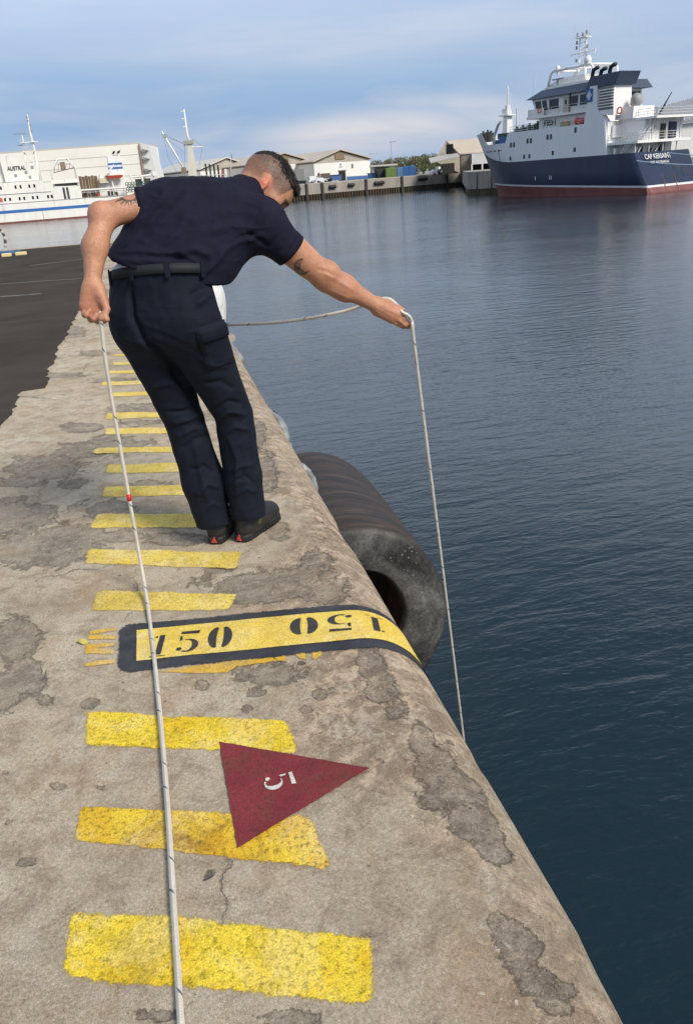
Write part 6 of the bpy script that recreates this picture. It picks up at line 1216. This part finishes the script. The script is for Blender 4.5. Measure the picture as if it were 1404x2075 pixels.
mb = MB(); mb.tube([K.W(2.2,-2.0,10.6), K.W(.8,-1.4,13.3)], [.16,.05], 6); mb.build('furled_flag', M('flag_dark', (.03,.035,.05), .8), K.t)
K.bx('bollard_post', SW, 6.8, 7.2, -5.5, -5.1, 5.6, 6.5)
# name on the stern, mooring ropes, dark recess
tr = unit(A3((0,0,1))+K.a*.5)
text_obj('ship_lettering', 'CAP KERSAINT', 1.05, K.W(2.12,-4.3,4.72), K.b, tr, RAIL, K.t, .03, 5.6); text_obj('ship_lettering', 'PORT AUX FRANCAIS', .55, K.W(1.80,-3.4,4.05), K.b, tr, RAIL, K.t, .03, 3.9)
mb = MB(); mb.prism([K.W(stern(z)-.03, t, z) for t, z in ((1.4,-.5),(2.6,-.5),(2.9,3.4),(2.2,3.9),(1.3,3.4))], K.a*.15); mb.build('stern_recess', M('recess_black', (.012,.013,.017), .5), K.t)
mb = MB(); mb.prism([K.W(stern(z)-.03, t, z) for t, z in ((3.0,2.1),(4.9,2.1),(4.9,3.3),(3.0,3.3))], K.a*.15); mb.build('stern_hatch', M('hatch_navy', (.008,.014,.04), .4), K.t)
for t in (-1.6, 1.0): mb = MB(); mb.prism([K.W(stern(z)-.04, t+dt, z) for dt, z in ((-.10,.2),(.08,.2),(.04,2.6),(-.05,2.6))], K.a*.12); mb.build('rust_streak', RST, K.t)
for c, e, sag in (((2.2,-6.0,4.6),(-22,9.0,5.4),1.6), ((2.75,.9,5.4),(-20,10.0,5.6),1.2)):
    mb = MB(); a_, b_ = K.W(*c), K.W(*e); lab = 'pale blue mooring rope hanging from the side of the navy stern' if c[1] < 0 else 'pale blue mooring rope leading from the rail of the navy stern'
    mb.tube([a_+(b_-a_)*u-A3((0,0,sag*4*u*(1-u))) for u in np.linspace(0, 1, 16)], .065, 6); tag(mb.build('mooring_rope', M('rope_blue', (.34,.46,.58), .7), loc=a_), lab, 'rope', 'mooring ropes of the navy ship')

# ---- white ship on the left
Z2 = lambda x, y: (x*.23504, 210+y*.23504)
U = Ship('research_ship', (-36.311,228.738), (.99517,.09819), (-.09819,.99517), 'long white ship with a blue stripe and red boot topping, moored on the left')
U.t.location = tuple(U.O)
def uh(x, z): e = 42.5+.12*z; u = (x-30)/(e-30); return 5.5*(1.0 if u <= 0 else max(.0, 1-min(1, u)**3.2)**.6)
def uband(name, mat, z0, z1f, par=None, nz=2):
    mb = MB(); xs = np.concatenate([np.linspace(-34, 28, 26), np.linspace(29, 42.5, 22)]); rings = []
    for j in range(nz+1):
        r = [(x, z0+(z1f(x)-z0)*j/nz) for x in xs]; rings.append([U.W(x, 5.5-uh(x, z)-.0, z) for x, z in r]+[U.W(x, 5.5+uh(x, z), z) for x, z in r[::-1]])
    mb.loft(rings, True, False); return mb.build(name, mat, par or U.t, True)
UH = uband('hull', SWC, .42, lambda x: 4.75 if x < 18 else 4.75-.03*(x-18)); uband('boot_topping', BOOT, -1.0, lambda x: .42, UH)
mb = MB(); xs = list(np.linspace(-34, 28, 20))+list(np.linspace(29, 42.4, 20)); mb.loft([[U.W(x, 5.5-uh(x, 2.8)-.05, z) for x in xs]+[U.W(x, 5.5-uh(x, 2.8)+.1, z) for x in xs[::-1]] for z in (2.45, 3.15)], True, True); mb.build('blue_stripe', M('stripe_blue', (.03,.15,.42), .5), UH)
U.bx('rubbing_strake', M('strake_grey', (.35,.34,.33), .6), -34, 30, -.08, .1, 4.68, 4.82)
U.bx('weather_deck', M('deck_grey', (.22,.24,.23), .8), -34, 41.5, .4, 10.4, 4.5, 4.6)
for nm, poly, t0, t1 in (('lower_house', [(-34,4.7),(14.6,4.7),(13.9,6.9),(-34,7.1)], .15, 10.6), ('upper_house', [(-34,7.1),(14.0,6.9),(13.3,8.2),(11.9,9.6),(-34,9.9)], -.05, 10.8), ('mid_block', [(13.9,4.7),(21.4,4.6),(20.9,6.6),(20.2,7.8),(15.1,8.0)], -.02, 8), ('wheelhouse', [(3.6,9.8),(11.6,9.7),(11.9,13.2),(4.0,16.2),(3.2,16.2)], 1.6, 8.6)): U.side(nm, SWC, poly, t0, t1)
U.side('fore_house', SWC, [(-20,9.8),(3.6,9.8),(3.2,16.4),(-20,16.6)], 3.0, 9.5)
for x in (2.2,5.7,6.9,9.0,10.2): U.bx('window', GLS, x-.22, x+.22, -.12, .1, 8.1, 8.85)
for x in (2.6,3.8,6.1,7.2,9.3,10.4,13.0,13.9): U.bx('window', GLS, x-.22, x+.22, .04 if x < 13 else .0, .3, 5.4, 6.1)
for x, z, m_ in ((1.6,5.3,ORG),(1.2,11.3,ORG),(2.3,11.4,DKS),(.6,5.4,DKS)): U.bx('deck_fitting', m_, x-.35, x+.35, -.2 if z > 9 else .05, .3, z, z+.9)
U.bx('dark_opening', DKS, .4, 2.2, -.1, .2, 9.75, 10.9)
text_obj('ship_lettering', 'AUSTRAL', 1.35, U.W(4.6,1.5,12.4), U.a, (0,0,1), M('letter_dark', (.06,.06,.06), .6), U.t, .05, 4.4)
for x, z in ((6.3,10.9),(8.9,11.5),(10.6,12.6),(9.6,10.3)): U.bx('wall_fitting', M('lamp_grey', (.3,.31,.32), .5), x-.3, x+.3, 1.4, 1.7, z, z+.6)
mb = MB(); U.tube(mb, [(11.9,4,9.7),(11.9,4,14),(11.9,4,18.6),(11.7,4,21.5),(11.9,4,24.2),(11.9,4,25.0)], [.42,.36,.30,.22,.16,.08], 8); U.tube(mb, [(9.2,4,9.8),(9.3,4,16.8)], .12, 5); U.tube(mb, [(9.7,4,16.8),(9.7,4,20.3)], .12, 5); U.tube(mb, [(11.8,4,18.8),(9.4,4,16.9)], .08, 5); U.tube(mb, [(9.3,4,13),(11.8,4,16.6)], .10, 5); U.tube(mb, [(11.8,4,13),(9.4,4,16.4)], .10, 5); UM = mb.build('mast', SWC, U.t, True)
for z in (16.7, 18.8): mb = MB(); U.box(mb, 9.0, 12.0 if z < 18 else 13.3, 3.2, 4.8, z-.18, z); mb.build('mast_platform', SWC, UM); U.rail([(9.0,3.2,z),(12,3.2,z)], .9, UM, 1.0)
for x, t, z, ln in ((9.2,4,20.6,1.6),(8.7,4,18.0,.7)): mb = MB(); U.box(mb, x-ln, x+ln, t-.15, t+.15, z, z+.22); mb.build('radar_scanner', M('radar_grey', (.25,.26,.28), .5), UM)
for z in (22.6,23.6,24.4,21.3): mb = MB(); mb.lathe([(0,.25),(.2,.2),(.2,-.2),(0,-.25)], U.W(12.2 if z < 23 else 11.7,3.8,z), 8); mb.build('signal_lamp', M('lamp_grey', (.3,.31,.32), .5), UM)
# stern gantry
mb = MB()
for t in (1.5, 7.5): U.tube(mb, [(14.9,t,8.0),(14.9,t,11.3),(17.0,t,14.3),(19.4,t,14.4),(21.0,t,12.2),(20.9,t,7.8)], .20, 8)
for x, z in ((17.0,14.3),(19.4,14.4),(14.9,11.3),(21,12.2)): U.tube(mb, [(x,1.5,z),(x,7.5,z)], .18, 6)
GA = mb.build('gantry', SWC, U.t, True); mb = MB(); U.tube(mb, [(15.4,1.5,11.2),(20.6,1.5,12.1)], .10, 5); U.tube(mb, [(16.6,1.5,13.2),(20.0,1.5,13.0)], .07, 5)
for k in range(6): x = 15.6+k*.95; U.tube(mb, [(x,1.5,11.25+.17*k),(x+.5,1.5,13.1)], .05, 4)
mb.build('gantry_bracing', RST, GA); mb = MB(); U.box(mb, 17.4, 18.6, 1.2, 2.2, 11.8, 13.6); mb.build('gantry_winch', M('winch_rust', (.25,.19,.13), .8, var=.4), GA); U.bx('gantry_sill', SWC, 14.4, 21.2, 1.0, 2.0, 8.6, 9.4); U.bx('dark_opening', DKS, 14.8, 21.0, 1.6, 1.8, 7.9, 8.6)
for x in (17.1,18.0): U.bx('ladder', DKS, x-.25, x+.25, -.15, .1, 4.9, 7.6)
U.rail([(21.4,.3,5.6),(32,.3,5.6),(41,1.2,5.6)], 1.2, None, 1.6, .06); U.bx('bulwark_rail', SWC, 21.3, 33, .1, .5, 6.5, 6.85); U.side('aft_house', SWC, [(24.5,4.6),(33,4.6),(33,10.0),(27,10.2),(26.6,9.2),(24.5,9.2)], 2.8, 9)
for i in range(6): mb = MB(); U.tube(mb, [(21.7+i*.78,1.6,4.7),(21.7+i*.78,1.6,10.0-.15*(i % 2))], .36, 8); mb.build('stacked_drum', M('drums_rust', (.20,.13,.075), .85, var=.45, scale=1.2, streak=True), U.t)
mb = MB(); U.box(mb, 26.4, 28.6, 1.4, 2.6, 8.0, 9.2); mb.build('deck_crane_base', M('crane_cream', (.62,.54,.38), .6), U.t); mb = MB(); U.tube(mb, [(27.2,1.8,9.0),(30.8,1.8,12.2)], .2, 6); U.tube(mb, [(29.8,1.8,5),(29.4,1.8,10.2)], .22, 6); mb.build('deck_crane', SWC, U.t)
mb = MB(); mb.loft([[U.W(28.0+.0,1.3,9.6)+A3((0,0,.3*dz))+U.b*.4*dt for dt, dz in ((-.3,0),(.3,0),(.3,.5),(-.3,.5))], *[[U.W(x,1.3,9.4)+A3((0,0,.45*dz))+U.b*.9*dt for dt, dz in ((-.6,-1),(.6,-1),(1,.6),(-1,.6))] for x in (28.6,30.0,32.0)], [U.W(32.6,1.3,9.4)+A3((0,0,.3*dz))+U.b*.5*dt for dt, dz in ((-.3,0),(.3,0),(.3,.5),(-.3,.5))]]); mb.build('lifeboat', ORG, U.t)
fnn = U.side('funnel', SW, [(29.2,9.0),(33.2,9.0),(32.8,14.4),(29.6,14.4)], 3.6, 7)
for z in (11.2, 12.2): U.bx('funnel_band', M('stripe_blue', (.03,.15,.42), .5), 29.3, 33.0, 3.54, 3.8, z, z+.5, fnn)
for x, h in ((21.9,1),(24,.8),(25.6,.8),(28.2,1.0),(29.0,.8),(30.2,.7)): U.bx('deck_fitting', DKS if x != 25.6 else ORG, x-.28, x+.28, 1.0, 1.6, 4.7, 4.7+h+.3)
mb = MB()
for i in range(7):
    for j in range(4): mb = MB(); c = U.W(32.9+i*.75+.2*(j % 2),.3,5.6+j*.62); mb.tube([c+U.a*.34*math.cos(q)+A3((0,0,.31*math.sin(q))) for q in np.linspace(0, 6.283, 9)], .085, 5, False); mb.build('net_float', GRN, U.t)
mb = MB(); U.tube(mb, [(35.2,2,5.0),(34.4,2,9.6)], .22, 6); U.tube(mb, [(40.6,2,5.0),(40.4,2,9.8)], .22, 6); U.tube(mb, [(34.6,2,8.9),(41.0,2,9.2)], .26, 6); U.box(mb, 40.2, 41.4, 1.4, 2.6, 8.9, 10.0); U.tube(mb, [(37.5,2,5),(37.4,2,9)], .3, 6); mb.build('stern_frame', SWC, U.t); U.bx('dark_opening', DKS, 35.6, 39.6, 2.6, 3.0, 6.6, 8.4)
# long cold store behind it
cb = thing('cold_store', (-33,300,0), 'long cream cold store with two dark leaf marks, behind the white ship', 'building'); cD = 290
tl_, tr_, bl_ = fx(Z2(-120,437), cD), fx(Z2(1190,353), cD), fx(Z2(1190,700), cD); uu = unit((tr_-tl_)*A3((1,1,0))); vv_ = A3((-uu[1], uu[0], 0)); H_ = (tl_[2]+tr_[2])/2
CRM = M('cold_store_cream', (.86,.83,.75), .7, var=.05, scale=.12); g0 = lambda p: A3((p[0], p[1], 0)); mb = MB(); mb.prism([g0(tl_)-uu*30, g0(tr_), A3((tr_[0],tr_[1],H_)), A3((tl_[0],tl_[1],H_))-uu*30], vv_*35); mb.build('wall', CRM, cb); mb = MB()
for fz in (.40, .62, .80): mb.prism([g0(tl_)+A3((0,0,H_*fz)), g0(tr_)+A3((0,0,H_*fz)), g0(tr_)+A3((0,0,H_*fz+.12)), g0(tl_)+A3((0,0,H_*fz+.12))], vv_*-.06)
mb.build('panel_joint', M('joint_grey', (.45,.43,.38), .7), cb); mb = MB(); mb.prism([g0(tl_)-uu*30+A3((0,0,H_)), A3((tr_[0],tr_[1],H_)), A3((tr_[0],tr_[1],H_+.5)), g0(tl_)-uu*30+A3((0,0,H_+.5))], vv_*34); mb.build('roof', M('roof_pale', (.55,.52,.46), .7), cb)
st_ = A3((tr_[0],tr_[1],0))+uu*.3; mb = MB(); mb.prism([st_, st_+uu*5.5+A3((0,0,0)), st_+uu*3.2+A3((0,0,H_-.6)), st_+A3((0,0,H_+.2))], vv_*12); mb.build('stair_tower', M('tower_white', (.66,.66,.64), .7), cb)
for k in range(3): z = H_*(.90-.16*k-(.06 if k == 2 else 0)); mb = MB(); mb.prism([st_+uu*1.0+A3((0,0,z)), st_+uu*3.0+A3((0,0,z-.6)), st_+uu*1.0+A3((0,0,z-1.1))], vv_*-1.2); mb.build('bracket', M('bracket_grey', (.25,.25,.24), .7), cb)
mb = MB(); mb.prism([st_-vv_*.3, st_-vv_*.3+uu*.7, st_-vv_*.3+uu*.5+A3((0,0,H_)), st_-vv_*.3+A3((0,0,H_))], -vv_*.3); mb.build('rust_pipe', M('pipe_brown', (.34,.25,.17), .7), cb)
GRL = M('leaf_black', (.015,.022,.018), .5); at_w = lambda x, y: on_plane(*Z2(x, y), g0(tr_)-vv_*.12, vv_)
for pts in ([(968,432),(975,412),(995,406),(990,428)], [(1008,428),(1018,408),(1040,402),(1034,424)]): mb = MB(); mb.prism([at_w(*p) for p in pts], -vv_*.1); mb.build('leaf_mark', GRL, cb)
text_obj('lettering', 'FOOD', 1.5, at_w(980, 474), uu, (0,0,1), M('letter_red_brown', (.10,.045,.035), .6), cb, .05, float((at_w(1028,470)-at_w(980,474)) @ uu))
# ---- white ship with the derrick, mostly behind the person
Z3 = lambda x, y: (280+x/7.02, 200+y/7.02); D3 = 238; q3 = lambda x, y, d=0: A3(atD(*Z3(x, y), D3+d))
xs_ = thing('reefer_ship', A3((14.5,241,WZ)), 'white ship with a tall mast and slanting derrick boom behind the person', 'ship')
mb = MB(); ru = unit(q3(1400,1160)-q3(190,1200)); ru[2] = 0; rv_ = A3((-ru[1], ru[0], 0)); hl, hr = q3(190,1190), q3(1460,1150); hl[2] = hr[2] = .1
mb.prism([hl-A3((0,0,5)), hr-A3((0,0,5)), hr+A3((0,0,-.3)), hl+ru*1+A3((0,0,-.1))], rv_*9); mb.build('hull', SW, xs_)
tw = lambda x, y, d=0: q3(x, y, d)
mb = MB(); cb_, ct_ = (q3(790,1150)), q3(728,590); mb.loft([[c+ru*w*i+rv_*w*j for i, j in ((-1,-1),(1,-1),(1,1),(-1,1))] for c, w in ((cb_-A3((0,0,2.5)), 1.2), (cb_, 1.05), (ct_, .62))]); TW = mb.build('mast_tower', M('derrick_cream', (.68,.64,.53), .55, var=.08, scale=.5, streak=True, rust=.15), xs_)
mb = MB(); mb.tube([ct_, q3(700,520), q3(655,150)], [.42,.30,.17], 8); mb.build('topmast', SW, TW, True)
for x0, x1, y in ((612,655,180),(620,668,285),(640,680,400)): mb = MB(); mb.box((q3(x0,y)+q3(x1,y))/2, (np.linalg.norm(q3(x1,y)-q3(x0,y)),.5,.28), np.stack([ru,rv_,(0,0,1)])); mb.build('mast_bracket', SW, TW)
mb = MB(); mb.tube([q3(650,665), q3(700,640), q3(790,690), q3(920,685)], .17, 6); mb.build('crosstree', SW, TW); mb = MB(); mb.box(q3(722,620), (2.6,2.0,.9), np.stack([ru,rv_,(0,0,1)])); mb.build('mast_head', M('mast_head_grey', (.4,.38,.33), .6, rust=.3), TW)
mb = MB(); mb.tube([q3(340,460), q3(380,540), q3(520,770), q3(655,1000)], [.14,.24,.27,.20], 8); BO = mb.build('derrick_boom', SW, xs_, True); mb = MB(); mb.box(q3(375,530), (1.0,.6,.9), np.stack([ru,rv_,(0,0,1)])); mb.build('boom_head', M('mast_head_grey', (.4,.38,.33), .6), BO); mb = MB(); mb.box(q3(650,1020), (1.2,1.0,1.5), np.stack([ru,rv_,(0,0,1)])); mb.build('boom_foot', M('winch_rust', (.25,.19,.13), .8, var=.4), BO)
mb = MB()
for p in ([(375,530),(690,650)], [(395,510),(640,640)], [(370,560),(430,840),(620,1150)], [(400,560),(640,750)], [(665,660),(665,1100)], [(770,560),(920,680)], [(915,690),(870,950)]): mb.tube([q3(*c) for c in p], .035, 4)
mb.build('rigging', M('wire_grey', (.16,.17,.18), .5), xs_)
wp_ = lambda x0, x1, y0, y1, dp, name, m_, d=0: (lambda a, b_: (MB().prism([A3((a[0],a[1],b_[2])), b_*A3((1,1,1)), A3((b_[0],b_[1],a[2])), a], rv_*dp)).build(name, m_, xs_))(q3(x0,y0,d), q3(x1,y1,d))
wp_(850,1290,1160,1230,6,'deckhouse',SW); wp_(1270,1410,1120,1240,7,'deckhouse',SW,-1)
for k in range(4): wp_(945+k*58,993+k*58,925+6*k,1160,1.0,'green_net_hang',M('net_dark_green', (.022,.05,.045), .85, var=.4, scale=1.0, streak=True),-.6)
mb = MB(); e = 0
for y in (1090,1130,1165): mb.tube([q3(890,y,-1.2), q3(1260,y-12,-1.2)], .07, 4)
for x in range(900,1260,55): mb.tube([q3(x,1080,-1.2), q3(x,1170,-1.2)], .07, 4)
mb.build('railing', RAIL, xs_); wp_(1185,1215,1010,1120,.8,'red_gear',M('gear_red', (.35,.05,.05), .6),-1); wp_(1290,1335,980,1120,.8,'deck_gear',M('winch_rust', (.25,.19,.13), .8, var=.4),-1); wp_(1225,1270,1000,1110,.8,'white_gear',SW,-1); wp_(1040,1260,1165,1210,.6,'green_cover',M('net_dark_green', (.022,.05,.045), .85),-1)
mb = MB(); mb.tube([q3(1320,1100,-1), q3(1322,780,-1)], .10, 5); mb.build('flagstaff', RAIL, xs_); mb = MB(); mb.prism([q3(1316,775,-1), q3(1332,790,-1), q3(1338,850,-1), q3(1318,850,-1)], rv_*.1); mb.build('ensign', M('flag_dark', (.03,.035,.05), .8), xs_)
